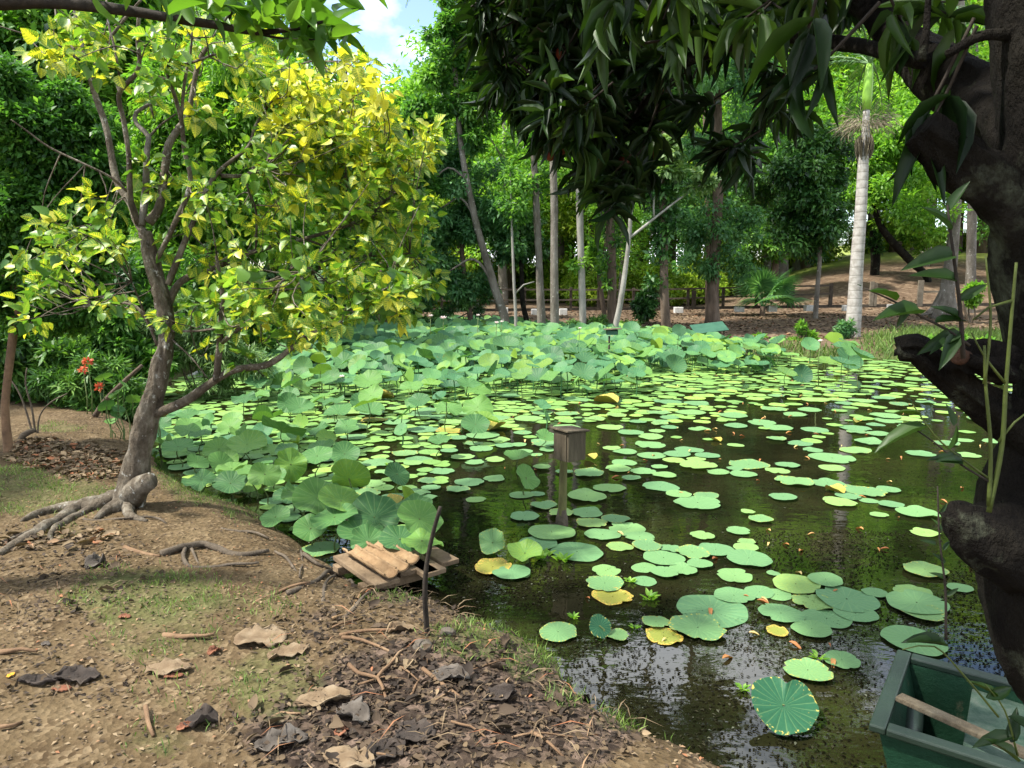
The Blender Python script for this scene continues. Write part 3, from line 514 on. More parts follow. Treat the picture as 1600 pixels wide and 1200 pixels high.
if rest:
    o = link("lotus_bed", mesh_np("lotus_bed", np.concatenate(VV), np.concatenate(FF), {"tint": np.concatenate(TT)}, np.concatenate(UU), True), lotus_mat("lotus_bed_leaf", [(0, (.032, .108, .054)), (.45, (.061, .173, .072)), (.75, (.10, .238, .072)), (1, (.187, .317, .043))], vary=0))
    tag(o, "mass of small far lotus leaves crowding the back of the pond", None, None, "stuff")
print("raised", len(raised), "rest", len(rest))

# floating leaves: those one can pick out in the photograph, then the scattered rest
Z3 = [(185, 100, 215), (125, 145, 180), (305, 187, 245), (375, 55, 140), (485, 35, 130), (425, 108, 165), (540, 78, 180), (598, 122, 140), (505, 162, 125), (632, 165, 140), (740, 175, 100), (710, 222, 190), (845, 195, 160), (955, 180, 165), (620, 260, 120), (715, 290, 130), (800, 275, 130), (880, 250, 115), (620, 322, 115), (440, 273, 140), (1045, 298, 170), (1110, 225, 210), (1095, 172, 115), (892, 113, 115), (1100, 140, 85), (1060, 93, 108), (1040, 393, 180), (1160, 375, 140), (30, 290, 110), (495, 582, 110), (60, 20, 140), (350, 5, 150), (230, 10, 120), (1105, 5, 65), (1165, 38, 110)]
Z4 = [(45, 385, 130), (130, 340, 220), (270, 325, 160), (215, 420, 190), (275, 497, 210), (60, 480, 200), (205, 553, 180), (410, 475, 190), (25, 288, 60), (500, 380, 110), (720, 470, 200), (735, 278, 190), (900, 355, 110), (735, 95, 125), (700, 8, 180), (520, 12, 80), (10, 235, 20)]
Z7 = [(140, 735, 110), (258, 740, 120), (390, 765, 110), (490, 750, 100), (590, 778, 80), (460, 805, 120), (838, 737, 140), (738, 760, 95), (700, 778, 80), (690, 790, 80), (738, 803, 85), (880, 810, 100), (1050, 798, 110), (680, 820, 80), (650, 850, 120), (648, 884, 140), (655, 935, 130), (465, 903, 85), (528, 918, 115), (525, 967, 120), (498, 1000, 125), (690, 990, 75), (615, 1012, 115), (712, 1030, 115), (558, 1045, 88), (455, 1088, 150), (695, 1080, 170), (780, 1120, 120), (912, 1120, 115), (870, 1160, 215), (830, 908, 130), (775, 930, 125), (760, 957, 105), (865, 952, 90), (915, 937, 110), (872, 985, 170), (968, 1012, 110), (1045, 1000, 75), (1110, 978, 180), (1085, 1025, 120), (1048, 888, 75), (360, 1020, 145), (245, 1015, 80), (140, 993, 85), (350, 1130, 180), (115, 1113, 80), (45, 1120, 115), (150, 1170, 130), (50, 830, 90), (160, 838, 100), (140, 868, 110), (30, 885, 80), (55, 915, 90), (165, 910, 80), (115, 930, 60)]
Z8 = [(300, 947, 200), (410, 910, 140), (475, 872, 135), (300, 993, 120), (122, 1060, 175), (280, 1063, 150), (455, 1107, 180), (563, 1095, 110), (375, 1128, 110), (335, 1158, 145), (470, 1145, 85), (575, 1168, 110), (715, 928, 125), (910, 862, 95), (935, 935, 110), (45, 1005, 110), (90, 985, 110), (210, 912, 95), (40, 860, 90), (410, 808, 135), (515, 837, 110), (505, 790, 80), (415, 825, 90), (220, 815, 125), (195, 720, 110), (220, 677, 130), (360, 632, 100), (360, 690, 90), (540, 668, 105), (625, 693, 105), (740, 685, 85), (70, 1135, 125), (40, 655, 80), (820, 635, 100), (545, 588, 85)]
Z6 = [(805, 1055, 100), (820, 1090, 90), (790, 1135, 115), (1000, 1065, 135), (1115, 1045, 105), (945, 1100, 115), (1030, 1140, 95), (945, 855, 90), (1055, 902, 115), (1020, 880, 95), (1120, 958, 95), (970, 945, 110), (1025, 968, 90), (1135, 860, 110), (1165, 888, 95), (870, 1010, 120), (735, 975, 95), (700, 930, 120), (905, 915, 85), (665, 1020, 80), (870, 860, 95), (600, 1015, 90)]
SPOT = [(x / 3 + ox, y / 3 + oy, w / 3) for L, ox, oy in ((Z3, 800, 800), (Z4, 1200, 800), (Z7, 800, 400), (Z8, 1200, 400), (Z6, 400, 400)) for x, y, w in L]
SPECIAL = [  # px, py, width, mesh, label
    (1113, 952, 112, PADS[0], "very large flat lily leaf, the widest on the water left of the green boat"),
    (1323, 935, 94, PADS[1], "wide lily leaf touching the right side of a cluster of five above the boat"),
    (1432, 942, 90, PADS[2], "dark-edged pair's broad under leaf beside the dark trunk"),
    (1425, 924, 54, PADS[3], "small pale lily leaf lying on top of a broader one beside the dark trunk"),
    (1428, 1000, 92, PADS[5], "yellow-green lily leaf right behind the corner of the green boat"),
    (872, 988, 62, PADS_OLD[0], "dark lily leaf with ragged yellowed rim, alone nearest the grassy bank"),
    (945, 911, 62, PADS_OLD[1], "lily leaf with a yellow blotch lying behind a yellow-spotted one"),
    (957, 930, 64, PADS_YELL[0], "lily leaf half turned yellow with an orange spot in open water"),
    (1025, 973, 42, PADS_OLD[2], "half green half yellow lily leaf above the rusty yellow one"),
    (1037, 992, 58, PADS_YELL[1], "rusty yellow rotting lily leaf, partly under a dark green one"),
    (1090, 982, 84, PADS_OLD[3], "dark blue-green lily leaf with a torn yellow tip below the widest leaf"),
    (770, 887, 60, PADS_YELL[2], "yellow and brown rotting lily leaf right of the thin stick"),
    (800, 896, 58, PADS[4], "clean green lily leaf overlapping the rotting yellow one near the stick"),
    (632, 843, 52, PADS_YELL[0], "yellowing lily leaf behind the wooden pallet"), (590, 842, 40, PADS_YELL[1], "small orange-tinged lily leaf touching the pallet's back corner"),
    (637, 860, 30, PADS[2], "small green lily leaf at the pallet's far right corner"),
    (1262, 1050, 72, PADS_OLD[1], "mottled yellowish lily leaf between the large dark leaf and the boat"),
    (500, 857, 62, PADS_OLD[0], "brown-spotted lily leaf between the bank and the pallet"),
    (1315, 1030, 56, PADS[3], "lily leaf half hidden in shade at the boat's far corner"),
    (1305, 768, 32, PADS_CURL[0], "curled yellow lily leaf edge among flat leaves in open water"), (923, 717, 24, PADS_CURL[1], "curled yellow lily leaf right of the nest box"),
    (1340, 661, 18, PADS_CURL[0], "tiny curled yellow leaf floating before the palm's reflection"), (1120, 688, 18, PADS_CURL[1], "small curled yellow leaf floating alone in open water"),
    (1210, 640, 40, PADS_OLD[2], "yellowed lily leaf at the edge of the open water"), (1215, 985, 34, PADS_YELL[2], "small brown dead lily leaf at the foot of the five-leaf cluster"),
    (848, 1158 - 300, 1, None, None)]
pads = []
for x, y, w, me, lab in SPECIAL:
    if me is None: continue
    p = at_z(x, y, .01); d = proj(p)[2]; pads.append([p[0], p[1], w / 2 / FPX * d, me, lab, None])
for x, y, w in SPOT:
    p = at_z(x, y, .006); d = proj(p)[2]; r = w / 2 / FPX * d
    pads.append([p[0], p[1], r, (PADS[gp.integers(10)] if gp.random() < .80 else PADS_OLD[gp.integers(4)]), None, "spot"])
def ppad(px, py):
    if py < 556 or px < 225: return 0
    if py < 580: return .95 if px < 1150 else .22
    if py < 622: return .97 if px < 1150 else (.38 if px < 1330 else .15)
    if py < 660: return .97 if px < 800 else (.70 if px < 960 else (.28 if px < 1150 else .07))
    if py < 700: return .92 if px < 760 else (.30 if px < 830 else .03)
    if py < 760: return .80 if px < 700 else 0
    if py < 830: return .55 if 420 < px < 660 else 0
    return 0
T = np.array([(p[0], p[1], p[2]) for p in pads])
C = np.stack([gp.uniform(-8, 13, 60000), 3.5 + 24 * gp.random(60000) ** 1.15], -1); sdc = shore_dist(C[:, 0], C[:, 1]); cx, cy, cd = proj(np.c_[C, np.zeros(len(C))])
acc = [tuple(t) for t in T]
grid = {}
def gkey(x, y): return (int(math.floor(x)), int(math.floor(y)))
for t in acc: grid.setdefault(gkey(t[0], t[1]), []).append(t)
for (X, Y), s_, px, py in zip(C, sdc, cx, cy):
    if s_ > -.12 or gp.random() > ppad(px, py): continue
    r = gp.uniform(.10, .20) if gp.random() < .65 else gp.uniform(.05, .11); r *= 1.0 if py < 700 else .8; ok = True; kx, ky = gkey(X, Y)
    for a in (-1, 0, 1):
        for b in (-1, 0, 1):
            for t in grid.get((kx + a, ky + b), ()):
                if (t[0] - X) ** 2 + (t[1] - Y) ** 2 < (.74 * (t[2] + r)) ** 2: ok = False; break
    if not ok: continue
    grid.setdefault((kx, ky), []).append((X, Y, r)); old = gp.random()
    pads.append([X, Y, r, PADS[gp.integers(10)] if old < .80 else (PADS_OLD[gp.integers(4)] if old < .955 else (PADS_YELL[gp.integers(3)] if old < .975 else PADS_CURL[gp.integers(2)])), None, None])
pads.sort(key=lambda p: (p[4] is None, p[5] is None, -p[2] / proj((p[0], p[1], 0))[2]))
FL = {"open": ("round lily leaf lying flat on open water between the nest box post and palm reflection", "flat lily leaves on the open water"),
      "right": ("round lily leaf on the dark water between the nest box post and the boat", "flat lily leaves towards the boat"),
      "crowd": ("lily leaf in the sheet of floating leaves before the far lotus bed", "flat lily leaves before the far bed"),
      "worn": ("worn lily leaf with browned rim among the flat green ones", "worn flat lily leaves"),
      "left": ("lily leaf floating beside the crowded lotus left of the nest box", "flat lily leaves left of the nest box")}
far_pads = []
for k, (X, Y, r, me, lab, src) in enumerate(pads):
    z = .004 + .0032 * (k % 6)
    if k < 296:
        o = bpy.data.objects.new("lily_pad", me); COL.objects.link(o); o.location = (X, Y, z); o.scale = (r, r, r); o.rotation_euler = (gp.normal(0, .006), gp.normal(0, .006), gp.uniform(0, 6.28))
        px, py, _ = proj((X, Y, 0))
        if lab: tag(o, lab, "lily pad")
        else:
            kk = "worn" if me in PADS_OLD or me in PADS_YELL or me in PADS_CURL else ("crowd" if py < 665 else ("left" if px < 868 else ("right" if py > 800 else "open")))
            tag(o, FL[kk][0], "lily pad", FL[kk][1])
    else: far_pads.append((X, Y, r, z, k))
VV, FF, UU, TT, nb = [], [], [], [], 0
for X, Y, r, z, k in far_pads:
    V0, F0, U0 = disc(seed=200 + k % 11, funnel=.012, wave=.014, n=16, rings=(.05, .6, .92, 1.0)); VV.append(V0 * r + np.array([X, Y, z])); FF.append(F0 + nb); UU.append(U0); TT.append(np.full(len(V0), gp.uniform(.15, .9))); nb += len(V0)
o = link("floating_leaves", mesh_np("floating_leaves", np.concatenate(VV), np.concatenate(FF), {"tint": np.concatenate(TT)}, np.concatenate(UU), True), lotus_mat("floating_leaf_mass", [(0, (.10, .21, .06)), (.45, (.145, .272, .065)), (.75, (.177, .32, .075)), (1, (.258, .36, .061))], veins=.15, trans=.06, vary=0))
tag(o, "sheet of small far lily leaves floating over the back of the pond", None, None, "stuff"); print("pads", len(pads))

# the large dark leaf standing in the near corner of the water
p = at_z(1224, 1106, .06); d = proj(p)[2]
me = disc_mesh("lotus_leaf_dark", LOTUS_DARK, .45, seed=301, funnel=.10, wave=.045, n=64, notch=.28)
lotus_plant(p, .07, 52 / FPX * d, me, .42, .15, "large dark green lotus leaf with a notch and yellow edge, nearest the boat", None, spin=4.2)
p = at_z(937, 979, .05); d = proj(p)[2]; lotus_plant(p, .05, 19 / FPX * d, disc_mesh("lotus_leaf_small_dark", LOTUS_DARK, .4, seed=302, funnel=.1, wave=.05), .75, .4, "small dark lotus leaf tipped up beside a flat green one near the bank", None)
p = at_z(770, 848, .08); d = proj(p)[2]; lotus_plant(p, .08, 22 / FPX * d, disc_mesh("lotus_leaf_withered", PAD_OLD, .75, seed=303, funnel=.3, wave=.16), .8, -.4, "withered pleated olive lotus leaf between the stick and the nest box post", None)
p = at_z(820, 862, .07); d = proj(p)[2]; lotus_plant(p, .06, 26 / FPX * d, disc_mesh("lotus_leaf_lime", LOTUS_NEAR, 1.15, seed=304, funnel=.28, wave=.1), .3, 0, "lime green cupped lotus leaf beside floating water weeds under the nest box", None)

# lotus flowers
def flower(px, py, h, w, label, pale=True):
    p = at_z(px, py, h); d = proj(p)[2]; r = w / 2 / FPX * d; o = empty("lotus_flower", (p[0], p[1], 0), label, "flower", "lotus flowers over the far bed"); m = MB()
    for ring, (n, el, ln) in enumerate(((6, .35, 1.0), (6, .75, .9), (5, 1.15, .75))):
        for k in range(n):
            a = 2 * math.pi * (k + .5 * ring) / n; ca, sa = math.cos(a), math.sin(a)
            pts = []
            for v, hw in ((0, .10), (.35, .26), (.7, .26), (1, .03)):
                rad = r * ln * v * math.cos(el * (1 - .3 * v)); zz = r * ln * v * math.sin(el) + .15 * r * v * v
                for s_ in (-1, 1): pts.append((p[0] + ca * rad - sa * s_ * hw * r, p[1] + sa * rad + ca * s_ * hw * r, h + zz))
            m.add(pts, [(0, 1, 3, 2), (2, 3, 5, 4), (4, 5, 7, 6)])
    m.build("petal_whorl", PETAL, o, True)
    MB().tube([(p[0], p[1], h), (p[0], p[1], h + r * .35)], [r * .12, r * .26], 8).build("seed_pod", POD, o, True)
    MB().tube([(p[0] + .02, p[1], -.1), (p[0] - .02, p[1], h * .5), (p[0], p[1], h)], [.008] * 3, 5).build("stalk", STEM_GREEN, o, True)
for x, y, h, w, lab in ((642, 495, .85, 9, "pale pink lotus flower left of the pair below the fence end"), (673, 495, .85, 9, "white lotus flower small and half open, beside the largest white one"), (693, 499, .8, 13, "largest white lotus flower above the far bed"),
                        (776, 506, .75, 10, "pinkest lotus flower of the far bed, at the foot of the grey trunks"), (784, 504, .75, 8, "white lotus flower touching the pinkest one"), (747, 494, .9, 8, "small blush lotus flower on the tallest stalk before the concrete blocks"),
                        (571, 499, .8, 8, "small pink lotus flower under the lowest yellow leaves"), (533, 505, .7, 10, "white lotus flower at the left end of the far bed"), (534, 590, .25, 10, "lone white lotus flower low among floating leaves in front"),
                        (387, 541, .6, 9, "pink lotus flower beside the leaning tree's right limb"), (1282, 534, .75, 9, "withered cream lotus flower by the reedy tuft before the palm"), (906, 514, .7, 7, "lone cream lotus bud before the dark and white mottled trunk")):
    flower(x, y, h, w, lab)

# ------------------------------------------------------------ debris on the water (uncountable)
gd = np.random.default_rng(5)
def scatter(name, label, mat, P, L, asp, tpl=DIAMOND, flat=1.0, tint=None, seed=1, lift=.0):
    q = np.random.default_rng(seed); n = len(P); a = q.uniform(0, 6.28, n); ax = np.stack([np.cos(a), np.sin(a), q.normal(0, .12 / flat, n)], -1); nr = np.stack([q.normal(0, .25 / flat, n), q.normal(0, .25 / flat, n), np.ones(n)], -1)
    V, F, UV, k = leaf_cloud(tpl, P + np.array([0, 0, lift]), ax, nr, L, L * asp); t = np.repeat(q.random(n) if tint is None else tint, k)
    return tag(link(name, mesh_np(name, V, F, {"tint": t}, UV), mat), label, None, None, "stuff")
LITTER = leaf_mat("litter_flakes", [(0, (.022, .015, .010)), (.35, (.062, .042, .025)), (.65, (.115, .08, .044)), (.9, (.23, .17, .10)), (1, (.25, .10, .045))], .05, .85)
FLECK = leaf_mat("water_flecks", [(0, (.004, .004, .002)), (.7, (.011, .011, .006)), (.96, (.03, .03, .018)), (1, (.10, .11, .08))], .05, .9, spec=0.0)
WLEAF = leaf_mat("fallen_leaves_on_water", [(0, (.25, .09, .03)), (.5, (.40, .19, .06)), (1, (.52, .40, .16))], .1, .7)
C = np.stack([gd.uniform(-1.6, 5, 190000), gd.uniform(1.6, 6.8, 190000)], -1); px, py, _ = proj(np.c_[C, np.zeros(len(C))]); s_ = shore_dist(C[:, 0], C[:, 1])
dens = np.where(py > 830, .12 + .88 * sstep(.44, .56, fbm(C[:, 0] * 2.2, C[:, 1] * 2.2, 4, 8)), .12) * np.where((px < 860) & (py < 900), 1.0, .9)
keep = (s_ < -.02) & (gd.random(len(C)) < dens * np.where(py > 830, .60, .3)); C = C[keep]  # real flecks, packed denser close by to darken water lying in shade
scatter("water_debris", "dark plant scraps and flecks drifting on the near water, thickened to stand in for shade", FLECK, np.c_[C, np.full(len(C), .003)], gd.uniform(.006, .024, len(C)) , .5, flat=8, seed=2)
C = np.stack([gd.uniform(-3, 7, 5000), gd.uniform(3, 16, 5000)], -1); px, py, _ = proj(np.c_[C, np.zeros(len(C))]); keep = (shore_dist(C[:, 0], C[:, 1]) < -.2) & (px > 780) & (gd.random(len(C)) < np.where((px > 1050) & (py > 800), .12, .08)); C = C[keep]
scatter("fallen_leaf_scatter", "small rust and tan leaves floating on the pond", WLEAF, np.c_[C, np.full(len(C), .012)], gd.uniform(.03, .085, len(C)), .32, tpl=LANCE, flat=6, seed=3)

# ------------------------------------------------------------ litter and grass on the bank
C = np.stack([gd.uniform(-5.2, 1.8, 150000), gd.uniform(.7, 8.5, 150000)], -1); zc = ground(C[:, 0], C[:, 1]); px, py, pd = proj(np.c_[C, zc]); land = (shore_dist(C[:, 0], C[:, 1]) > .06) & (pd > .4)
grs = ell(px, py, GRASS_PX); mul = ell(px, py, MULCH_PX)
k = land & (gd.random(len(C)) < (.20 + .22 * mul + .18 * sstep(.5, .65, fbm(C[:, 0] * 1.5, C[:, 1] * 1.5, 3, 4))) * np.where(py < 860, .8, 1)); P = np.c_[C, zc][k]; m_ = mul[k]
scatter("leaf_litter", "small dry leaf flakes and wood chips strewn over the earth bank", LITTER, P, gd.uniform(.007, .026, len(P)) * (1 + .5 * m_), .5, flat=1.2, seed=4, lift=.006, tint=np.clip(gd.random(len(P)) - .35 * m_, 0, 1))
# reddish-brown leaf heap by the leaning trunk, larger crumpled leaves in the dark mulch
HEAP = [(100, 715, 75, 17, 1), (150, 735, 60, 14, .9), (60, 700, 40, 12, .7), (30, 850, 40, 12, .3), (120, 840, 60, 12, .3)]
hp = ell(px, py, HEAP); k = land & (gd.random(len(C)) < hp * .55); P = np.c_[C, zc][k]
scatter("brown_leaf_heap", "loose heap of dry tan and rust leaves behind the leaning trunk", LITTER, P, gd.uniform(.03, .085, len(P)), .5, tpl=BROAD, flat=.5, seed=6, lift=.015, tint=np.clip(gd.normal(.68, .2, len(P)), 0, 1))
k = land & (gd.random(len(C)) < mul * .42); P = np.c_[C, zc][k]
scatter("mulch_leaves", "dark crumpled rotting lotus leaves matted on the bank", LITTER, P, gd.uniform(.008, .034, len(P)) * np.where(gd.random(len(P)) < .08, 2.4, 1), .62, tpl=BROAD, flat=.35, seed=7, lift=.012, tint=np.clip(gd.normal(.30, .26, len(P)), 0, 1))
C = np.stack([gd.uniform(-5.2, 1.8, 200000), gd.uniform(.9, 8.5, 200000)], -1); zc = ground(C[:, 0], C[:, 1]); px, py, pd = proj(np.c_[C, zc]); s_ = shore_dist(C[:, 0], C[:, 1])
grs = ell(px, py, GRASS_PX); k = (s_ > -.02) & (pd > .4) & (gd.random(len(C)) < grs * sstep(.38, .60, fbm(C[:, 0] * 6, C[:, 1] * 6, 3, 12)) * np.where((px > 680) & (py > 940), .95, .75)); P = np.c_[C, zc][k]; n = len(P)
ax = np.stack([gd.normal(0, .55, n), gd.normal(0, .55, n), np.ones(n)], -1); nr = gd.normal(size=(n, 3)); L = gd.uniform(.018, .05, n) * np.where(px[k] > 680, 1.35, 1)
V, F, UV, q = leaf_cloud(DIAMOND, P, ax, nr, L, .0045); tag(link("grass", mesh_np("grass", V, F, {"tint": np.repeat(gd.random(n), q)}, UV), GRASS), "thin short grass in patches on the earth bank", None, None, "stuff"); print("grass", n)

k = (s_ > .06) & (pd > .4) & (gd.random(len(C)) < ell(px, py, MULCH_PX + [(620, 1000, 160, 60, .8)]) * .035); P = np.c_[C, zc][k]
scatter("straw_litter", "thin dry straw-like stem bits strewn through the dark mulch", LITTER, P, gd.uniform(.05, .17, len(P)), .035, flat=2.5, seed=17, lift=.03, tint=np.clip(gd.normal(.7, .2, len(P)), 0, 1))
# ------------------------------------------------------------ dead leaves one can pick out
def dead_leaf(px, py, w, mat, label, seed, asp=.55, curl=.5, rot=0.0, nm="dead_leaf"):
    p = on_ground(px, py); d = proj(p)[2]; L = w / FPX * d; q = np.random.default_rng(seed); nu, nv = 11, 13; V, UV = [], []
    for j in range(nv):
        v = j / (nv - 1); hw = asp * L * .5 * (math.sin(math.pi * min(1, v * .92 + .06)) ** .6)
        for i in range(nu):
            u = i / (nu - 1) * 2 - 1; x = (v - .5) * L; y = u * hw * (1 + .12 * math.sin(9 * v + seed) + .16 * q.normal() * (abs(u) > .75)); z = curl * hw * (abs(u) ** 2) * (.7 + .5 * math.sin(5 * v + seed)) + .03 * L * math.sin(7 * v + 3 * u + seed) + .028 * L * q.normal() + .02 * L + .02 * L * math.sin(14 * u + seed) * math.sin(11 * v)
            V.append((x, y, z)); UV.append((u, v))
    a = np.array(V); c, s = math.cos(rot), math.sin(rot); a = np.c_[a[:, 0] * c - a[:, 1] * s, a[:, 0] * s + a[:, 1] * c, a[:, 2]]
    gzv = ground(a[:, 0] + p[0], a[:, 1] + p[1]); a[:, 2] = np.maximum(a[:, 2], 0) + .004 + (gzv - p[2]) * .8
    F = np.array([(j * nu + i, j * nu + i + 1, (j + 1) * nu + i + 1, (j + 1) * nu + i) for j in range(nv - 1) for i in range(nu - 1)])
    o = link(nm, mesh_np(nm, a, F, None, np.array(UV), True), mat); o.location = tuple(p); s_ = o.modifiers.new("thick", 'SOLIDIFY'); s_.thickness = .003; return tag(o, label, "dead leaf")
for a in ((408, 1000, 78, DEAD_TAN, "largest pale tan dry leaf, flat on the bank left of the stem litter", 1, .85, .25, .2), (452, 1022, 64, DEAD_TAN, "tan curled dry leaf touching the largest pale one", 2, .5, .8, .5), (264, 1046, 66, DEAD_TAN, "ochre dry leaf with folded edge alone among grass patches", 3, .55, .5, .1),
          (505, 1096, 84, DEAD_TAN, "wide tan pleated leaf above a grey crumpled one", 4, .5, .6, .15), (552, 1120, 62, DEAD_GREY, "pale grey folded leaf with a sharp crease in the dark mulch", 5, .7, .8, -.6), (650, 1150, 62, DEAD_DARK, "nearly black flat rotting leaf in the mulch", 6, .9, .3, -.4),
          (627, 985, 44, DEAD_TAN, "rust-tan curled dry leaf below the wooden pallet", 7, .55, 1.0, .5), (120, 1062, 66, DEAD_DARK, "dark curled bark-like leaf at the left of the bank", 8, .6, .9, .25), (60, 1068, 60, DEAD_DARK, "long dark rolled leaf beside the orange petal", 9, .35, 1.2, .1),
          (545, 1190, 90, DEAD_TAN, "tan fan-shaped leaf at the bottom of the mulch", 10, .6, .5, -.3), (315, 1130, 50, DEAD_DARK, "dark crumpled leaf lying among grass left of the mulch", 11, .8, .9, .2), (290, 1138, 26, DEAD_RUST, "rust leaf pressed against a dark crumpled one", 12, .7, .5, .6),
          (195, 965, 18, DEAD_RUST, "brick-red small leaf between grass patches", 13, .7, .4, .1), (272, 1058, 28, DEAD_RUST, "orange-brown leaf under the ochre leaf's edge", 14, .4, .4, .3), (97, 1078, 28, DEAD_RUST, "reddish leaf lying below the dark curled bark-like leaf", 15, .5, .5, .2),
          (72, 1008, 18, DEAD_GREY, "whitish small leaf above the orange petal", 16, .6, .4, -.4), (150, 885, 32, DEAD_GREY, "grey upright curled leaf below the pale roots", 17, .9, 1.1, 1.2), (335, 1020, 24, DEAD_RUST, "rust curled leaf left of the largest pale one", 18, .6, .9, 1.1),
          (533, 1145, 24, DEAD_RUST, "small salmon leaf below the grey folded leaf", 19, .9, .5, 1.2), (17, 1057, 12, DEAD_ORANGE, "bright orange fallen petal at the far left of the bank", 20, .8, .5, 1.2), (605, 1178, 70, DEAD_DARK, "dark brown crumpled leaf below the nearly black one", 21, .7, .8, .9), (780, 1090, 56, DEAD_DARK, "dark torn leaf where the mulch meets the grassy edge", 22, .7, .8, .4), (705, 1060, 60, DEAD_GREY, "grey-brown torn leaf below the rock", 23, .6, .7, -.2), (440, 1165, 80, DEAD_GREY, "dull brown flattened leaf at the left end of the mulch", 24, .6, .5, .3)):
    dead_leaf(*a)
# dry lotus stems and sticks
def stick(pts, w, label, mat=DRY_STEM, nm="dry_stem", cat="stick", lift=.0, lasts=None, taper=.6, seed=0):
    P = []
    for x, y in pts: P.append(on_ground(x, y))
    d = proj(P[0])[2]; r = w / 2 / FPX * d; Q, rr = spline(P, [r] * len(P), .04); n = len(Q); zz = [gz(q[0], q[1]) for q in Q]
    Q = [np.array([q[0], q[1], z + r * .6 + lift + .012 * math.sin(i * .5 + seed)]) for i, (q, z) in enumerate(zip(Q, zz))]; rr = [r * (1 - (1 - taper) * i / max(1, n - 1)) for i in range(n)]
    return tag(MB().tube(Q, rr, 7, rough=.18, seed=seed).build(nm, mat, None, True), label, cat)
for i, (pts, w, lab) in enumerate((
    ([(545, 1040), (560, 1057), (590, 1065), (602, 1090), (609, 1122)], 7, "thick bent tan stem hooked at its upper end in the mulch"),
    ([(588, 1066), (615, 1035), (630, 1015), (650, 1003)], 6, "straight tan stem running up towards the rock"),
    ([(660, 1050), (700, 1075), (718, 1087), (729, 1123)], 6, "long brown stem kinked near its lower end right of the bent one"),
    ([(643, 1088), (650, 1070), (659, 1054)], 5, "short pale stem standing out of the dark mulch"),
    ([(496, 1160), (501, 1130), (505, 1105)], 5, "short upright stem under the wide pleated leaf"), ([(510, 1170), (560, 1175), (615, 1188)], 6, "long stem lying along the bottom of the mulch"),
    ([(530, 993), (580, 990), (655, 983)], 6, "brown stem lying level below the pallet"), ([(535, 1000), (580, 1010), (620, 1022), (660, 1022)], 6, "reddish stem crossing under the level one below the pallet"),
    ([(520, 985), (560, 968), (605, 962)], 4, "thin pale stem close under the pallet"), ([(705, 1018), (760, 1032), (800, 1042)], 4, "brown stem along the grassy edge right of the rock"), ([(800, 1042), (815, 1052), (845, 1050)], 4, "short stem at the grassy edge above the mulch"),
    ([(715, 1062), (740, 1045), (790, 1037)], 4, "curved stem at the right side of the mulch"), ([(672, 1098), (700, 1085), (706, 1082)], 4, "tiny twig in the darkest mulch"), ([(800, 1155), (870, 1152), (935, 1155)], 4, "long thin stem near the water at the lower end of the bank"),
    ([(830, 1150), (850, 1160), (880, 1185)], 6, "tan stem sloping down at the lower end of the bank"), ([(860, 1115), (895, 1110)], 4, "short light stem near the water's edge grass"), ([(985, 1175), (1005, 1158)], 4, "small stick at the last tip of earth bank"),
    ([(400, 940), (440, 925), (485, 915)], 7, "grey root-like stick left of the pallet's roots"), ([(255, 992), (300, 998), (335, 997)], 9, "thick grey-brown stick between two grass patches"), ([(0, 1022), (35, 1020), (58, 1024)], 9, "dark stick at the left edge of the bank"),
    ([(228, 1110), (232, 1135), (240, 1152)], 8, "short grey stick standing towards the viewer in grass"), ([(0, 1142), (20, 1138), (35, 1130)], 8, "greenish stick at the lower left of the bank"), ([(195, 858), (215, 862), (250, 870)], 9, "black forked stick above the large grass patch"), ([(335, 1062), (340, 1078)], 6, "short grey twig stub in the grass"),
    ([(420, 1120), (440, 1112), (470, 1118)], 6, "grey-black stick left of the wide pleated leaf"), ([(620, 1040), (640, 1055), (655, 1070)], 4, "pale thin stem crossing the straight tan one"), ([(705, 1132), (735, 1140), (760, 1155)], 4, "dark thin stem under the kinked brown one"), ([(560, 1075), (600, 1060), (640, 1060)], 4, "thin stem crossing the bent tan one"))):
    stick(pts, w, lab, seed=i)
# earth-covered roots crossing the bank, and those by the pallet
for i, (pts, w, lab) in enumerate((([(252, 868), (285, 860), (320, 856), (340, 860), (375, 868), (420, 866)], 13, "thick gnarled root crossing the middle of the bare bank"), ([(290, 860), (287, 875), (300, 886), (345, 885), (405, 884)], 7, "thin root looping below the thick gnarled root"),
    ([(300, 862), (306, 873), (312, 882)], 5, "short root fork hanging off the gnarled root"), ([(450, 930), (500, 905), (520, 895), (540, 900), (552, 918)], 9, "root arching at the left corner of the pallet"), ([(505, 940), (508, 915), (525, 900)], 7, "root curling up to the pallet's left corner"),
    ([(535, 965), (560, 945), (585, 925)], 7, "root running under the pallet's near corner"), ([(430, 862), (452, 880), (470, 900)], 5, "thin root on the bank above the pallet"), ([(470, 860), (472, 880), (468, 905)], 4, "thin root standing out of the bank near the water"), ([(475, 870), (500, 884), (530, 890)], 7, "root reaching down the bank to the water behind the pallet"), ([(520, 970), (550, 950), (590, 915), (640, 895)], 6, "long pale stick leaning on the pallet's near edge"),
    ([(130, 812), (190, 812), (240, 812), (260, 818)], 5, "thin straight pale root from the leaning trunk across the earth"), ([(345, 825), (385, 832), (420, 845)], 5, "dark thin root near the edge above the gnarled root"))):
    stick(pts, w, lab, DARK_STEM if i != 9 else WOOD_TROUGH, "exposed_root" if i != 9 else "leaning_stick", "root" if i != 9 else "stick", seed=50 + i, taper=.55)
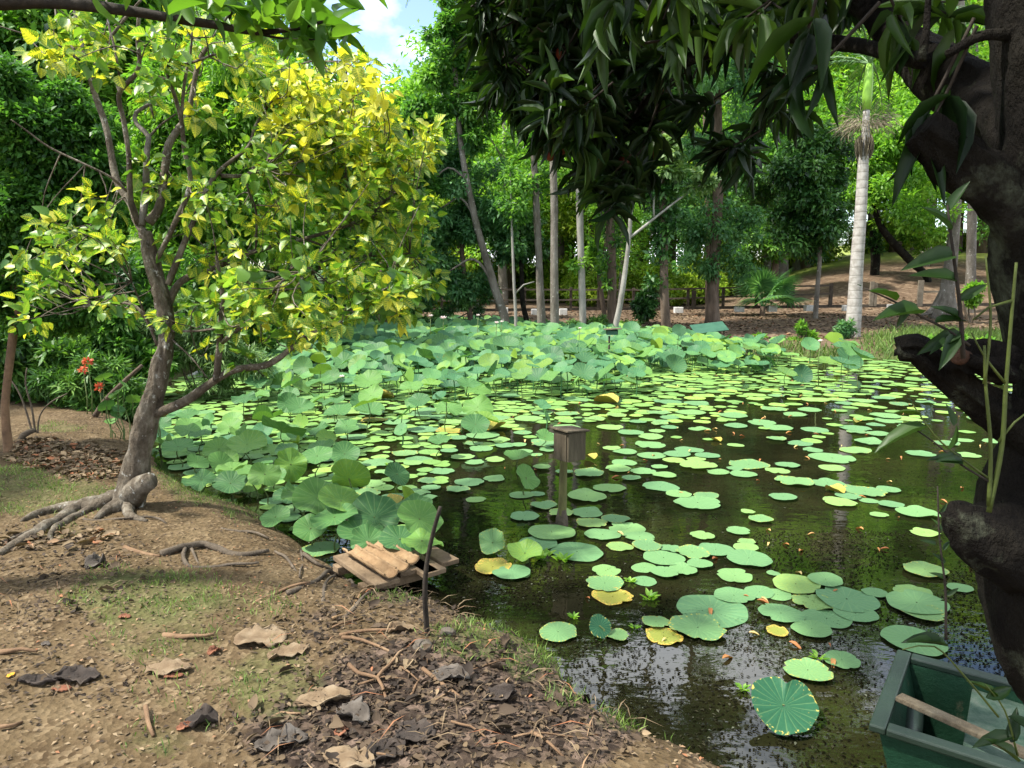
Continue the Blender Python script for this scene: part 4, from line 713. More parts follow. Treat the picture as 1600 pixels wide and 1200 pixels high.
def rock(px, py, w, label, seed):
    p = on_ground(px, py); r = w / 2 / FPX * proj(p)[2]; q = np.random.default_rng(seed); import bmesh
    bm = bmesh.new(); bmesh.ops.create_icosphere(bm, subdivisions=3, radius=1)
    for v in bm.verts:
        c = v.co; k = 1 + .16 * math.sin(3 * c.x + seed) * math.cos(2.6 * c.y) + .10 * math.sin(5 * c.z + 4 * c.x) + q.normal() * .015; v.co = Vector((c.x * r * k, c.y * r * .8 * k, c.z * r * .62 * k))
    me = bpy.data.meshes.new("rock"); bm.to_mesh(me); bm.free(); me.polygons.foreach_set("use_smooth", [True] * len(me.polygons)); o = link("rock", me, ROCK); o.location = (p[0], p[1], p[2] + r * .2); tag(o, label, "rock")
rock(662, 1012, 32, "brown rounded rock at the foot of the thin upright stick", 3); rock(700, 990, 24, "smaller rock half sunk in the grass beside the brown rounded one", 4)

# ------------------------------------------------------------ thin upright stick at the water's edge
p0 = on_ground(668, 993); Ys = p0[1]; P_ = [p0 - np.array([0, 0, .1])] + [at_y(x, y, Ys - .02 * i) for i, (x, y) in enumerate(((668, 993), (664, 940), (666, 890), (675, 840), (688, 792)))]
rr = 4.2 / FPX * proj(p0)[2]; Q, q = spline(P_, [rr, rr, rr * .9, rr * .9, rr * .8, rr * .65], .03); tag(MB().tube(Q, q, 8, rough=.12, seed=2).build("upright_stick", TWIG_DARK, None, True), "thin dark stick planted upright in the grassy water's edge", "stick")

# ------------------------------------------------------------ nest box on its post in the water
b = at_z(878, 821, 0); Y0 = b[1]; t_ = at_y(884, 668, Y0); k = Y0 / FPX
root = empty("nest_box", (b[0], b[1], 0), "weathered grey wooden nest box on a mossy post standing in the pond", "nest box")
Pp = [np.array([b[0], b[1], -.4]), np.array([b[0], b[1], 0]), at_y(880, 745, Y0), at_y(883, 675, Y0)]; Q, q = spline(Pp, [.031, .030, .027, .026], .06); MB().tube(Q, q, 10, rough=.07, seed=4).build("post", WOOD_POST, root, True)
MB().tube([(b[0], b[1], -.02), (b[0] + .002, b[1], .05), (b[0], b[1], .12)], [.046, .042, .031], 12, rough=.2, seed=8).build("frayed_post_foot", DARK_STEM, root, True)
c = at_y(890, 695, Y0 + .02); Rz = np.array(Matrix.Rotation(.62, 3, 'Z')); bw, bd, bh = .160, .150, .205
for (dx, dy, sx, sy) in ((0, -bd / 2, bw, .016), (0, bd / 2, bw, .016), (-bw / 2, 0, .016, bd - .018), (bw / 2, 0, .016, bd - .018)):
    MB().box(c + Rz @ np.array([dx, dy, 0]), (sx, sy, bh), Rz).build("side_board", WOOD_GREY, root, bevel=.002)
MB().box(c - np.array([0, 0, bh / 2 - .01]), (bw - .02, bd - .02, .014), Rz).build("floor_board", WOOD_GREY, root)
Rt = np.array(Matrix.Rotation(.62, 3, 'Z') @ Matrix.Rotation(.07, 3, 'Y')); MB().box(c + np.array([0, 0, bh / 2 + .012]), (bw + .05, bd + .05, .013), Rt).build("roof_board", WOOD_GREY, root, bevel=.003)

# ------------------------------------------------------------ green feeder on a pole in the far bed
b = at_z(951, 571, 0); Y0 = b[1]; root = empty("bird_feeder", (b[0], b[1], 0), "small green tray feeder on a thin dark pole in the far lotus bed", "bird feeder")
t = at_y(952, 525, Y0); MB().tube([(b[0], b[1], -.4), tuple(t)], [.022, .020], 8).build("pole", TWIG_DARK, root, True); k = Y0 / FPX
m = MB(); cc = at_y(956, 520, Y0); m.box(cc - np.array([0, 0, .03]), (17 * k, .2, .012)); [m.box(cc + np.array([sx * 8.2 * k, 0, .02]), (.012, .2, .09)) for sx in (-1, 1)]; m.box(cc + np.array([0, .094, .02]), (16 * k, .012, .09)); m.box(cc + np.array([0, -.094, .015]), (16 * k, .012, .07)); m.build("tray", GREEN_SHEET, root)
MB().box(at_y(957, 514, Y0) , (27 * k, .30, .012), np.array(Matrix.Rotation(-.05, 3, 'Y'))).build("roof", WOOD_GREY, root)
b = at_z(1112, 545, .05); Y0 = b[1] + 1.0; root = empty("green_sheet_table", (b[0], Y0, gz(b[0], Y0)), "tilted flat green sheet on short legs above the far lotus clump", "sheet table"); cc = at_y(1108, 512, Y0); k = Y0 / FPX
Rt = np.array(Matrix.Rotation(-.12, 3, 'Y') @ Matrix.Rotation(.32, 3, 'X')); MB().box(cc, (52 * k, .62, .02), Rt).build("sheet", GREEN_SHEET, root, bevel=.004)
for sx in (-1, 1):
    for sy in (-1, 1):
        q = cc + Rt @ np.array([sx * 20 * k, sy * .2, 0]); MB().tube([(q[0], q[1], -.3), tuple(q)], [.02, .02], 6).build("leg", FENCE_WOOD, root)

# ------------------------------------------------------------ wooden pallet at the shore with three split-bamboo troughs
A = at_z(522, 871, .13); B = at_z(584, 916, .13); Cc = at_z(664, 880, .13); al = unit(B - A); cr_ = Cc - B; cr_ -= al * (cr_ @ al); cr_ = unit(cr_); up = np.array([0, 0, 1.0]); Mt = np.stack([al, cr_, up], 1); Ln = np.linalg.norm(B - A); Wn = abs((Cc - B) @ cr_)
root = empty("wooden_pallet", (A[0], A[1], .05), "low pallet of weathered planks resting half on the bank, half over water", "pallet")
def pl(s, t, z): return A + al * s + cr_ * t + up * z
for s in (.08, Ln - .10): MB().box(pl(s, Wn * .5, -.045), (.075, Wn + .06, .05), Mt).build("batten", WOOD_PLANK, root, bevel=.004)
pw = .125
for i, (t0, w_) in enumerate(((.07, .15), (.235, .10), (.36, .13), (.50, .11), (Wn - .05, .10))):
    MB().box(pl(Ln / 2 + (.012, -.02, .03, -.01, .05)[i], t0, .002 * (i % 2)), (Ln + (.02, -.03, .04, -.02, .01)[i], w_, .028), Mt @ np.array(Matrix.Rotation((.015, -.02, .01, .02, -.015)[i], 3, 'Z'))).build("plank", WOOD_PLANK, root, bevel=.004)
def trough(p0, p1, r, label, seed):
    q = np.random.default_rng(seed); ax = unit(p1 - p0); sd = unit(np.cross(ax, up)); up2 = np.cross(sd, ax); L = np.linalg.norm(p1 - p0); n, ns = 20, 14; V, F = [], []
    for lay, rr in ((0, r), (1, r * .80)):
        for i in range(n + 1):
            cc = p0 + ax * L * i / n + np.array([0, 0, .003 * q.normal()]); kk = 1 + (.02 if i % 7 == 3 else 0)
            for j in range(ns + 1):
                th = math.pi * (1.06 * j / ns - .03); V.append(cc + sd * math.cos(th) * rr * kk - up2 * math.sin(th) * rr * kk * .72 + up2 * r * .68)
    w = ns + 1; o1 = (n + 1) * w
    for i in range(n):
        for j in range(ns): F += [(i * w + j, i * w + j + 1, (i + 1) * w + j + 1, (i + 1) * w + j), (o1 + i * w + j, o1 + (i + 1) * w + j, o1 + (i + 1) * w + j + 1, o1 + i * w + j + 1)]
        F += [(i * w, (i + 1) * w, o1 + (i + 1) * w, o1 + i * w), (i * w + ns, o1 + i * w + ns, o1 + (i + 1) * w + ns, (i + 1) * w + ns)]
    for i in (0, n): F += [(i * w + j, o1 + i * w + j, o1 + i * w + j + 1, i * w + j + 1) for j in range(ns)]
    o = MB().add(V, F).build("bamboo_trough", WOOD_TROUGH, None, True); tag(o, label, "trough")
    fl = [(p0 + ax * L * q.uniform(.03, .97) + sd * q.normal() * r * .3 - up2 * r * .68 + up2 * r * .8) for _ in range(200)]
    return o
zt = .165; tr = .046
trough(at_z(546, 862, zt), at_z(612, 903, zt), tr, "nearest split-bamboo trough on the pallet, left of the other two", 1); trough(at_z(567, 858, zt), at_z(629, 894, zt), tr, "middle split-bamboo trough on the pallet", 2); trough(at_z(583, 853, zt), at_z(645, 882, zt), tr * 1.08, "widest split-bamboo trough at the water side of the pallet", 3)
MB_ = MB().tube([pl(-.02, .30, .045), pl(-.06, .66, .05)], [.014, .013], 7, rough=.1); tag(MB_.build("cross_stick", WOOD_TROUGH, None, True), "short stick laid across the pallet's back end beneath the troughs", "stick")

# ------------------------------------------------------------ green boat in the near right corner
zg = .30; A = at_z(1412, 1030, zg); B = at_z(1372, 1140, zg); C2 = at_z(1600, 1213, zg); ld = unit(C2 - B); wd = A - B; wd -= ld * (wd @ ld) * .75; Wb = np.linalg.norm(wd); wd = unit(wd); Lb = 1.7
root = empty("green_boat", (B[0], B[1], 0), "small square-ended green wooden boat lying under the dark trunk", "boat")
def bp(s, t, z): return B + ld * s + wd * t + np.array([0, 0, z - zg])
def slab(m, q0, q1, q2, q3, th):
    q = [np.asarray(x) for x in (q0, q1, q2, q3)]; nn = unit(np.cross(q[1] - q[0], q[3] - q[0])) * th; m.add(q + [x + nn for x in q], [(3, 2, 1, 0), (4, 5, 6, 7), (0, 1, 5, 4), (1, 2, 6, 5), (2, 3, 7, 6), (3, 0, 4, 7)])
fl = .04; m = MB(); zb = -.10
slab(m, bp(.10, fl, zb), bp(Lb - .1, fl, zb), bp(Lb - .0, .0, zg), bp(.0, .0, zg), -.022); slab(m, bp(.10, Wb - fl, zb), bp(.0, Wb, zg), bp(Lb, Wb, zg), bp(Lb - .1, Wb - fl, zb), -.022)
slab(m, bp(.10, fl + .02, zb), bp(0, .022, zg), bp(0, Wb - .022, zg), bp(.10, Wb - fl - .02, zb), -.022); slab(m, bp(Lb - .1, fl + .02, zb), bp(Lb - .1, Wb - fl - .02, zb), bp(Lb, Wb - .022, zg), bp(Lb, .022, zg), -.022); slab(m, bp(.11, fl + .02, zb + .01), bp(Lb - .11, fl + .02, zb + .01), bp(Lb - .11, Wb - fl - .02, zb + .01), bp(.11, Wb - fl - .02, zb + .01), .02)
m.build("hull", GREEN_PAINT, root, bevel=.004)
for nm, c0, c1 in (("gunwale", (0, 0), (Lb, 0)), ("gunwale", (0, Wb), (Lb, Wb)), ("gunwale", (0, .0), (0, Wb)), ("gunwale", (Lb, 0), (Lb, Wb))):
    a_, b_ = bp(*c0, zg + .012), bp(*c1, zg + .012); e = unit(b_ - a_); sd = np.cross(up, e); Mx = np.stack([e, sd, up], 1); LL = np.linalg.norm(b_ - a_); MB().box((a_ + b_) / 2, (LL + (.05 if c0[0] == c1[0] else -.052), .05, .026), Mx).build(nm, GREEN_TRIM, root, bevel=.006)
MB().tube([bp(.06, Wb * .72, zg - .10), bp(.09, .10, zg - .20)], [.035, .035], 10).build("end_brace", GREEN_TRIM, root, True)
Mx = np.stack([ld, wd, up], 1); MB().box(bp(.36, Wb * .50, zg - .045), (.26, Wb - .06, .024), Mx @ np.array(Matrix.Rotation(.05, 3, 'Y'))).build("seat_board", GREEN_WORN, root, bevel=.004)
MB().box(bp(.95, Wb * .5, zg - .12), (.22, Wb - .07, .024), Mx).build("seat_board", GREEN_WORN, root, bevel=.004)
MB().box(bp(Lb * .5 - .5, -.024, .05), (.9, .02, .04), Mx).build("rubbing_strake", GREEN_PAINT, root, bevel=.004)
a_, b_ = bp(.03, Wb * .36, zg + .008), bp(.50, .035, zg + .012); e = unit(b_ - a_); sd = unit(np.cross(up, e)); MB_ = MB().box((a_ + b_) / 2 + up * .02, (np.linalg.norm(b_ - a_), .045, .018), np.stack([e, sd, np.cross(e, sd)], 1)); tag(MB_.build("loose_board", WOOD_GREY, None, False, .004), "grey weathered board lying across the green boat's corner", "board")

# ------------------------------------------------------------ water weeds
def weed(px, py, w, label, seed, n=16):
    p = at_z(px, py, 0); r = w / 2 / FPX * proj(p)[2]; q = np.random.default_rng(seed); a = q.uniform(0, 6.28, n); P = np.array(p) + np.stack([np.cos(a), np.sin(a), np.zeros(n)], -1) * r * q.uniform(.1, .75, n)[:, None]; P[:, 2] = .004
    ax = np.stack([np.cos(a), np.sin(a), q.uniform(.4, 1.6, n)], -1); V, F, UV, k = leaf_cloud(BROAD, P, ax, np.stack([-np.cos(a), -np.sin(a), np.ones(n)], -1), r * q.uniform(.6, 1.0, n), r * .45)
    o = link("water_weed", mesh_np("water_weed", V, F, {"tint": np.repeat(q.uniform(.3, 1, n), k)}, UV, True), G_BRIGHT); tag(o, label, "water plant")
for i, (x, y, w, lab) in enumerate(((1014, 935, 30, "bright rosette of water weed alone in dark water"), (880, 876, 30, "water weed rosette below the nest box post"), (848, 872, 34, "water weed beside the lime green cupped leaf"), (897, 966, 20, "small water weed behind the ragged dark lily leaf"), (992, 982, 16, "tiny water weed left of the rusty yellow leaf"), (985, 910, 18, "small water weed touching the yellow-blotched leaf"), (1160, 1078, 24, "pale water weed left of the large dark leaf"), (1278, 1030, 26, "pale water weed above the mottled leaf by the boat"), (608, 730, 20, "water weed among lotus leaves near the oval tilted leaf"))): weed(x, y, w, lab, i)
# fallen branches in the lotus bed
for i, (pts, w, lab) in enumerate((((( 830, 562), (845, 548), (862, 537)), 6, "bare fallen branch rising out of the far lotus bed"), (((862, 580), (880, 566), (900, 564), (920, 562)), 5, "bare curved branch low among floating leaves beside the feeder"))):
    Y0 = at_z(*pts[0], 0)[1]; P_ = [at_y(x, y, Y0) for x, y in pts]; r = w / 2 / FPX * Y0; Q, q = spline(P_, [r] * len(P_), .1); tag(MB().tube(Q, q, 7, rough=.15, seed=i).build("fallen_branch", BARK_BROWN, None, True), lab, "branch")

# ------------------------------------------------------------ rail fence and walkway beam on the far slope
FY = 30.0
def fence_pt(px, py): return at_y(px, py, FY)
root = empty("rail_fence", (fence_pt(1000, 470)[0], FY, .4), "long dark wooden rail fence above a low beam, crossing the far slope behind the trunks", "fence")
def rail(x0, y0, x1, y1, th, mat, nm, dy=0, dz=None):
    a, b = at_y(x0, y0, FY + dy), at_y(x1, y1, FY + dy); e = unit(b - a); dn = np.cross(e, np.array([0, 1.0, 0])); k = FY / FPX; MB().box((a + b) / 2, (np.linalg.norm(b - a), .06, th * k), np.stack([e, np.array([0, 1.0, 0]), -dn], 1)).build(nm, mat, root)
rail(610, 486, 1005, 482, 4.5, FENCE_WOOD, "beam"); rail(1005, 482, 1600, 475, 4.5, FENCE_WOOD, "beam", .002)
rail(640, 452, 1000, 453, 2.6, FENCE_WOOD, "rail", -.07); rail(640, 470, 1000, 468, 2.4, FENCE_WOOD, "rail", -.07)
rail(1000, 453, 1300, 446, 2.6, FENCE_WOOD, "rail", -.068); rail(1000, 468, 1300, 459, 2.4, FENCE_WOOD, "rail", -.068)
for x, yt, yb, w, pale in ((650, 448, 486, 4, 0), (690, 448, 485, 4, 0), (732, 449, 485, 4, 0), (776, 449, 485, 4, 0), (820, 449, 485, 4, 0), (892, 449, 484, 4, 0), (935, 450, 484, 4, 0), (973, 450, 483, 4, 0), (990, 450, 483, 4, 0), (1028, 450, 482, 4, 0), (1075, 451, 482, 4, 0), (1084, 454, 482, 6, 0), (1130, 450, 482, 4, 0), (1182, 449, 481, 4, 0), (1232, 446, 481, 4, 0), (1238, 447, 481, 5, 0), (1298, 443, 480, 5, 0), (1362, 440, 478, 6, 1), (1368, 442, 478, 4, 1), (1438, 438, 478, 8, 1), (1515, 437, 476, 8, 1)):
    a = at_y(x, (yt + yb) / 2, FY); k = FY / FPX; MB().box(a, (w * k, .09, (yb - yt) * k)).build("post", POST_PALE if pale else FENCE_WOOD, root)
rail(1440, 456, 1515, 455, 3, POST_PALE, "rail", .09)
for i, (x, y, w, h) in enumerate(((748, 484, 10, 9), (790, 484, 8, 9), (835, 486, 10, 9), (880, 486, 12, 10), (1060, 483, 13, 9), (1155, 482, 13, 8), (1206, 481, 13, 9), (1264, 480, 13, 9), (1323, 480, 11, 9), (1394, 478, 12, 8))):
    k = FY / FPX; a = at_y(x, y + 1.5, FY - .25); o = MB().box((0, 0, 0), (w * k, .3, h * k)).build("concrete_block", CONCRETE, None, False, .012); o.location = tuple(a)
    where = ["farthest to the left", "between two thin grey trunks", "just left of the pair of tall grey trunks", "just right of the mottled grey trunk", "beside the brown ivy-hung trunk", "right of the thickest brown trunk", "under the fan palm", "at the foot of the thin small tree", "half hidden by the pale palm", "alone to the right of the pale palm"][i]
    tag(o, "white concrete block under the fence beam, " + where, "concrete block", "concrete blocks under the fence beam")

# ------------------------------------------------------------ trees
def px_path(P, Y, n_dY=0.0): return [at_y(x, y, Y + n_dY * i) for i, (x, y) in enumerate(P)]
def hero(name, label, P, Y, ws, bark, crown=None, mat=None, L=.2, n=220, cat="tree", limbs=(), seed=0, asp=.45, droop=.25, sides=10, tint0=.5, tpl=DIAMOND, sink=.3, group=None, flare=0.0):
    pts = px_path(P, Y); base = pts[0].copy(); base[2] = gz(base[0], base[1]); k = Y / FPX
    root = empty(name, base, label, cat, group); pts = [np.array([pts[0][0], Y, base[2] - sink])] + pts; rad = [.88 * ws[0] / 2 * k * (1 + flare)] + [.88 * w / 2 * k for w in ws]
    Q, q = spline(pts, rad, max(.12, .25 * rad[0] * 4)); MB().tube(Q, q, sides, rough=.06, seed=seed).build("trunk", bark, root, True)
    for i, (LP, w0, w1) in enumerate(limbs):
        lp = px_path(LP, Y); Q, q = spline(lp, list(np.linspace(w0, w1, len(lp)) / 2 * k), .2); MB().tube(Q, q, 7, rough=.08, seed=seed + i).build("limb", bark, root, True)
    if crown:
        gg = np.random.default_rng(seed + 100); C, rd = [], []
        for (cx, cy, rx, ry, nb) in crown:
            c = at_y(cx, cy, Y); b = blobs_in(c, rx * k, rx * k * .9, ry * k, nb, gg, .25); C.append(b); rd.append(np.full(nb, min(rx, ry) * k * .42) * gg.uniform(.7, 1.25, nb))
        C = np.concatenate(C); rd = np.concatenate(rd); V, F, UV, t = clump_leaves(C, rd, n, L, asp, tpl, droop, tint0=tint0, g=gg)
        child_np("crown", V, F, mat, root, {"tint": t}, UV)
    return root

hero("tall_tree", "tall leaning grey-trunked tree with airy crown beside the sky gap", [(790, 505), (770, 440), (742, 340), (722, 240), (714, 150), (706, 50), (700, -40)], 23, [16, 14, 12, 10, 9, 7, 4], BARK_GREY,
     [(700, 100, 36, 70, 20), (740, 40, 45, 60, 16), (670, 200, 45, 50, 18), (710, 20, 30, 50, 12), (740, 170, 40, 70, 16), (645, 265, 40, 40, 12)], G_MID, .20, 170, limbs=[([(745, 345), (720, 310), (690, 325)], 5, 2), ([(728, 280), (700, 262), (670, 290)], 4, 2), ([(716, 170), (690, 140), (660, 120)], 4, 2), ([(770, 440), (740, 405), (700, 425)], 6, 2)], seed=1)
hero("bluish_tree", "bushy blue-green tree hanging low over the far bank left of the leaning grey trunk", [(735, 500), (728, 450), (722, 380), (735, 300)], 24, [10, 9, 8, 5], BARK_BROWN,
     [(700, 350, 60, 40, 24), (680, 410, 45, 40, 18), (735, 440, 45, 30, 16), (760, 340, 60, 45, 22), (800, 370, 45, 40, 14), (720, 270, 60, 50, 18), (680, 455, 40, 25, 12)], G_BLUE, .17, 200, seed=2, droop=.5)
hero("thin_white_sapling", "thin bare white sapling with two twigs between the leaning and upright grey trunks", [(806, 503), (803, 440), (800, 360), (797, 260)], 22, [6, 5, 4, 2], BARK_PALE, [(800, 300, 40, 50, 10)], G_MID, .16, 90, limbs=[([(804, 460), (818, 445), (835, 440)], 3, 1.5)], seed=3)
hero("grey_tree", "left one of the pair of tall straight grey trunks behind the far lotus bed", [(846, 506), (843, 430), (839, 340), (834, 240), (828, 120), (822, 0), (826, -200), (820, -380)], 22.5, [15, 13, 12, 11, 10, 9, 7, 4], BARK_GREY, [(820, -330, 90, 70, 18), (860, -200, 70, 60, 12), (830, 60, 80, 60, 22), (850, 200, 55, 40, 12), (830, 290, 45, 30, 9)], G_MID, .2, 170, seed=4, flare=.25)
hero("mottled_grey_tree", "right one of the pair of tall straight grey trunks, with white mottled bark", [(867, 512), (866, 430), (866, 330), (864, 240), (861, 100), (858, -20), (866, -200), (862, -340)], 21.5, [15, 14, 13, 12, 11, 9, 7, 4], BARK_GREY, [(880, -320, 80, 60, 16), (870, 40, 90, 60, 22), (880, 190, 40, 30, 8)], G_MID, .2, 170, seed=5, flare=.25)
hero("dark_stump_tree", "short thin dark trunk with a black nest-like lump between the white sapling and grey trunks", [(823, 504), (817, 475), (815, 430), (812, 340)], 24, [9, 9, 8, 5], BARK_DARK, [(815, 380, 35, 50, 10)], G_DARK, .18, 140, seed=6)
hero("white_marked_tree", "slim trunk, dark and white marked higher up, alone right of the grey pair", [(911, 508), (909, 440), (906, 340), (904, 260), (900, 120), (897, 0), (905, -200), (900, -420)], 22, [13, 12, 12, 11, 10, 9, 7, 4], BARK_PALE, [(900, -400, 90, 70, 18), (950, -250, 60, 60, 12), (905, 60, 90, 60, 22), (930, 300, 30, 40, 8), (905, 410, 26, 22, 6)], G_BRIGHT, .18, 150, seed=7, flare=.2)
hero("ivy_hung_tree", "brown trunk hung with leaves directly behind the slanting white tree", [(955, 512), (956, 430), (953, 330), (955, 230), (958, 60), (965, -150), (960, -300)], 23, [17, 16, 15, 13, 11, 8, 4], BARK_BROWN, [(970, -280, 90, 80, 20), (1010, -160, 60, 50, 12), (955, 370, 24, 60, 16), (950, 430, 20, 30, 10), (960, 80, 80, 70, 18)], G_MID, .18, 130, seed=8)
hero("slanting_white_tree", "slender pale tree slanting right and forking into long bare limbs", [(961, 518), (968, 480), (976, 430), (984, 360), (986, 300), (990, 240)], 20.5, [11, 10, 9, 7, 6, 4], BARK_PALE, [(1100, 285, 34, 16, 12), (1040, 245, 30, 30, 10), (990, 250, 30, 40, 10)], G_PALE, .2, 90, limbs=[([(983, 372), (1005, 355), (1030, 335), (1060, 312), (1095, 288)], 5, 2), ([(1022, 340), (1022, 310), (1035, 280), (1040, 250)], 3.5, 1.5)], seed=9)
hero("brown_creeper_tree", "brown trunk wrapped in dark creeper right of the slanting white tree", [(1041, 520), (1038, 460), (1037, 380), (1036, 280), (1042, 140), (1046, 10), (1040, -200), (1044, -350)], 21, [18, 15, 14, 13, 11, 10, 8, 4], BARK_BROWN, [(1040, -330, 90, 70, 20), (1080, -180, 70, 50, 14), (1030, 400, 22, 50, 14), (1040, 340, 26, 50, 14), (1040, 290, 45, 40, 12), (1045, 100, 80, 70, 18)], G_DARK, .18, 150, seed=10, flare=.3)
hero("thick_brown_tree", "thickest brown trunk on the far bank, with feathery foliage skirting it", [(1113, 497), (1114, 450), (1118, 380), (1122, 280), (1120, 150), (1118, 0), (1125, -200), (1120, -380)], 25, [26, 21, 19, 18, 16, 14, 10, 5], BARK_BROWN, [(1120, -330, 120, 90, 26), (1170, -150, 90, 70, 18), (1095, 415, 45, 28, 18), (1140, 410, 45, 30, 18), (1080, 360, 50, 40, 18), (1150, 350, 45, 40, 16), (1110, 250, 80, 60, 26), (1130, 120, 110, 60, 24)], G_BLUE, .17, 190, seed=11, droop=.5, flare=.3)
hero("second_brown_tree", "thinner brown trunk standing close behind the thickest one", [(1106, 475), (1106, 400), (1105, 300), (1100, 150)], 29, [10, 9, 8, 6], BARK_BROWN, [(1060, 330, 50, 40, 14), (1180, 290, 50, 50, 16)], G_DARK, .2, 170, seed=12)
hero("dark_round_tree", "dense dark round-crowned small tree with a thin grey stem left of the pale palm", [(1275, 481), (1278, 440), (1281, 400), (1280, 320), (1275, 230)], 27, [9, 8, 7, 5, 3], BARK_GREY, [(1262, 350, 58, 50, 34), (1275, 260, 60, 55, 34), (1240, 300, 50, 60, 24), (1300, 310, 36, 60, 18), (1265, 210, 45, 30, 14)], G_DARK, .20, 190, seed=13, droop=.45)
hero("grove_tree", "mid green tree behind the fan palm, left of the dark round-crowned one", [(1210, 440), (1214, 380), (1212, 280)], 34, [12, 11, 8], BARK_BROWN, [(1200, 370, 40, 36, 18), (1180, 290, 60, 50, 22), (1215, 220, 70, 50, 20)], G_MID, .25, 190, seed=14)
hero("flared_grey_tree", "stout grey trunk with a flared root foot right of the pale palm", [(1474, 488), (1480, 455), (1487, 400), (1494, 300), (1498, 180), (1500, 20), (1490, -200), (1480, -360)], 27.5, [46, 24, 20, 18, 17, 14, 10, 5], BARK_GREY, [(1470, -320, 130, 90, 26), (1400, -150, 100, 70, 18), (1440, 330, 50, 40, 18), (1480, 250, 60, 60, 20), (1500, 100, 90, 70, 20)], G_BRIGHT, .2, 180, seed=15, limbs=[([(1476, 455), (1462, 478), (1446, 490)], 12, 5), ([(1470, 470), (1455, 488), (1440, 492)], 10, 4)])
hero("leaning_dark_tree", "dark trunk leaning left over the slope between the palm and flared trunk", [(1448, 432), (1420, 405), (1392, 375), (1372, 345), (1360, 300)], 36, [13, 14, 13, 11, 7], BARK_DARK, [(1380, 300, 60, 40, 20), (1420, 340, 50, 35, 16), (1400, 230, 70, 50, 22), (1460, 370, 40, 30, 10)], G_BRIGHT, .24, 190, seed=16)
hero("creeper_stump", "dark creeper-covered stump on the slope right of the pale palm", [(1368, 405), (1366, 385), (1364, 360)], 38, [16, 14, 10], BARK_DARK, [(1366, 375, 14, 22, 8)], G_DARK, .2, 120, seed=17)
hero("curved_thin_tree", "thin curved bare trunk between the white-marked trunk and the ivy-hung one", [(945, 500), (940, 460), (936, 430), (944, 400), (948, 350)], 25, [9, 8, 7, 6, 4], BARK_BROWN, [(940, 400, 25, 30, 8)], G_BRIGHT, .18, 110, seed=18)

# pale royal palm
base = at_y(1332, 523, 20.2); base[2] = gz(base[0], base[1]); kk = 20.2 / FPX
root = empty("royal_palm", base, "tall pale ringed palm trunk with green crownshaft at the far shore", "palm")
P_ = px_path([(1332, 523), (1335, 480), (1339, 410), (1345, 330), (1349, 250), (1352, 222), (1353, 190), (1354, 172)], 20.2); P_[0][2] = base[2]; P_ = [base - np.array([0, 0, .2])] + P_; Q, q = spline(P_, [15 * kk] + [w * kk / 2 for w in (24, 21.5, 19, 17, 15, 13.5, 10, 9.5)], .09); MB().tube(Q, q, 14, rough=.015, seed=3).build("trunk", None, root, True)
def palm_bark():
    m, n, l, p = new_mat("palm_bark"); t = n.new("ShaderNodeTexCoord"); w = N(n, "ShaderNodeTexWave", bands_direction='Z', wave_profile='SAW', Scale=1.5, Distortion=1.6, Detail=3); w.inputs["Detail Scale"].default_value = 1.5; l.new(t.outputs["Object"], w.inputs["Vector"])
    r = ramp(n, [(.0, (.17, .155, .135)), (.16, (.34, .32, .29)), (1, (.40, .38, .35))]); l.new(w.outputs["Fac"], r.inputs[0]); a = N(n, "ShaderNodeTexNoise", Scale=9, Detail=6); l.new(t.outputs["Object"], a.inputs["Vector"]); r2 = ramp(n, [(.35, (.55, .53, .5)), (.65, (1, 1, 1))]); l.new(a.outputs["Fac"], r2.inputs[0])
    mx = N(n, "ShaderNodeMixRGB", blend_type='MULTIPLY'); mx.inputs[0].default_value = .8; l.new(r.outputs[0], mx.inputs[1]); l.new(r2.outputs[0], mx.inputs[2]); l.new(mx.outputs[0], p.inputs["Base Color"]); p.inputs["Roughness"].default_value = .85
    bp_ = N(n, "ShaderNodeBump", Strength=.5, Distance=.02); bp_.inputs["Strength"].default_value = .12; l.new(w.outputs["Fac"], bp_.inputs["Height"]); l.new(bp_.outputs[0], p.inputs["Normal"]); return m
[c for c in root.children][0].data.materials.clear(); [c for c in root.children][0].data.materials.append(palm_bark())
P_ = px_path([(1354, 172), (1355, 150), (1357, 125), (1359, 100)], 20.2); MB().tube(P_, [w * kk / 2 for w in (12, 14, 13, 9)], 12).build("crownshaft", mat_noise("crownshaft_green", [(.3, (.16, .34, .035)), (.7, (.27, .46, .07))], 3, .45, 0), root, True)
def frond(m_V, m_F, m_T, p0, az, el0, L, drop, q, nl=46, ll=.55, wl=.045):
    """a rachis with leaflets down both sides"""
    pts = []; p = np.array(p0, float); el = el0
    for i in range(nl):
        d = np.array([math.cos(az) * math.cos(el), math.sin(az) * math.cos(el), math.sin(el)]); p = p + d * L / nl; el -= drop / nl; pts.append((p.copy(), d.copy()))
    pos, ax, nr = [], [], []
    for i, (p, d) in enumerate(pts):
        if i < 3: continue
        s = np.cross(d, [0, 0, 1.0]); s = s / (np.linalg.norm(s) + 1e-6); u = np.cross(s, d)
        for sg in (-1, 1): pos.append(p); ax.append(s * sg + d * .7 - np.array([0, 0, .35]) + q.normal(0, .12, 3)); nr.append(u + s * sg * .2)
    n = len(pos); v = np.linspace(0, 1, n); ln = ll * (np.sin(np.pi * (v * .85 + .12)) ** .6); V, F, UV, k = leaf_cloud(DIAMOND, np.array(pos), np.array(ax), np.array(nr), ln, wl)
    nb = sum(len(a) for a in m_V); m_V.append(V); m_F.append(F + nb); m_T.append(np.repeat(np.clip(q.normal(.5, .2, n), 0, 1), k))
    return [p0] + [p for p, _ in pts[::6]] + [pts[-1][0]]
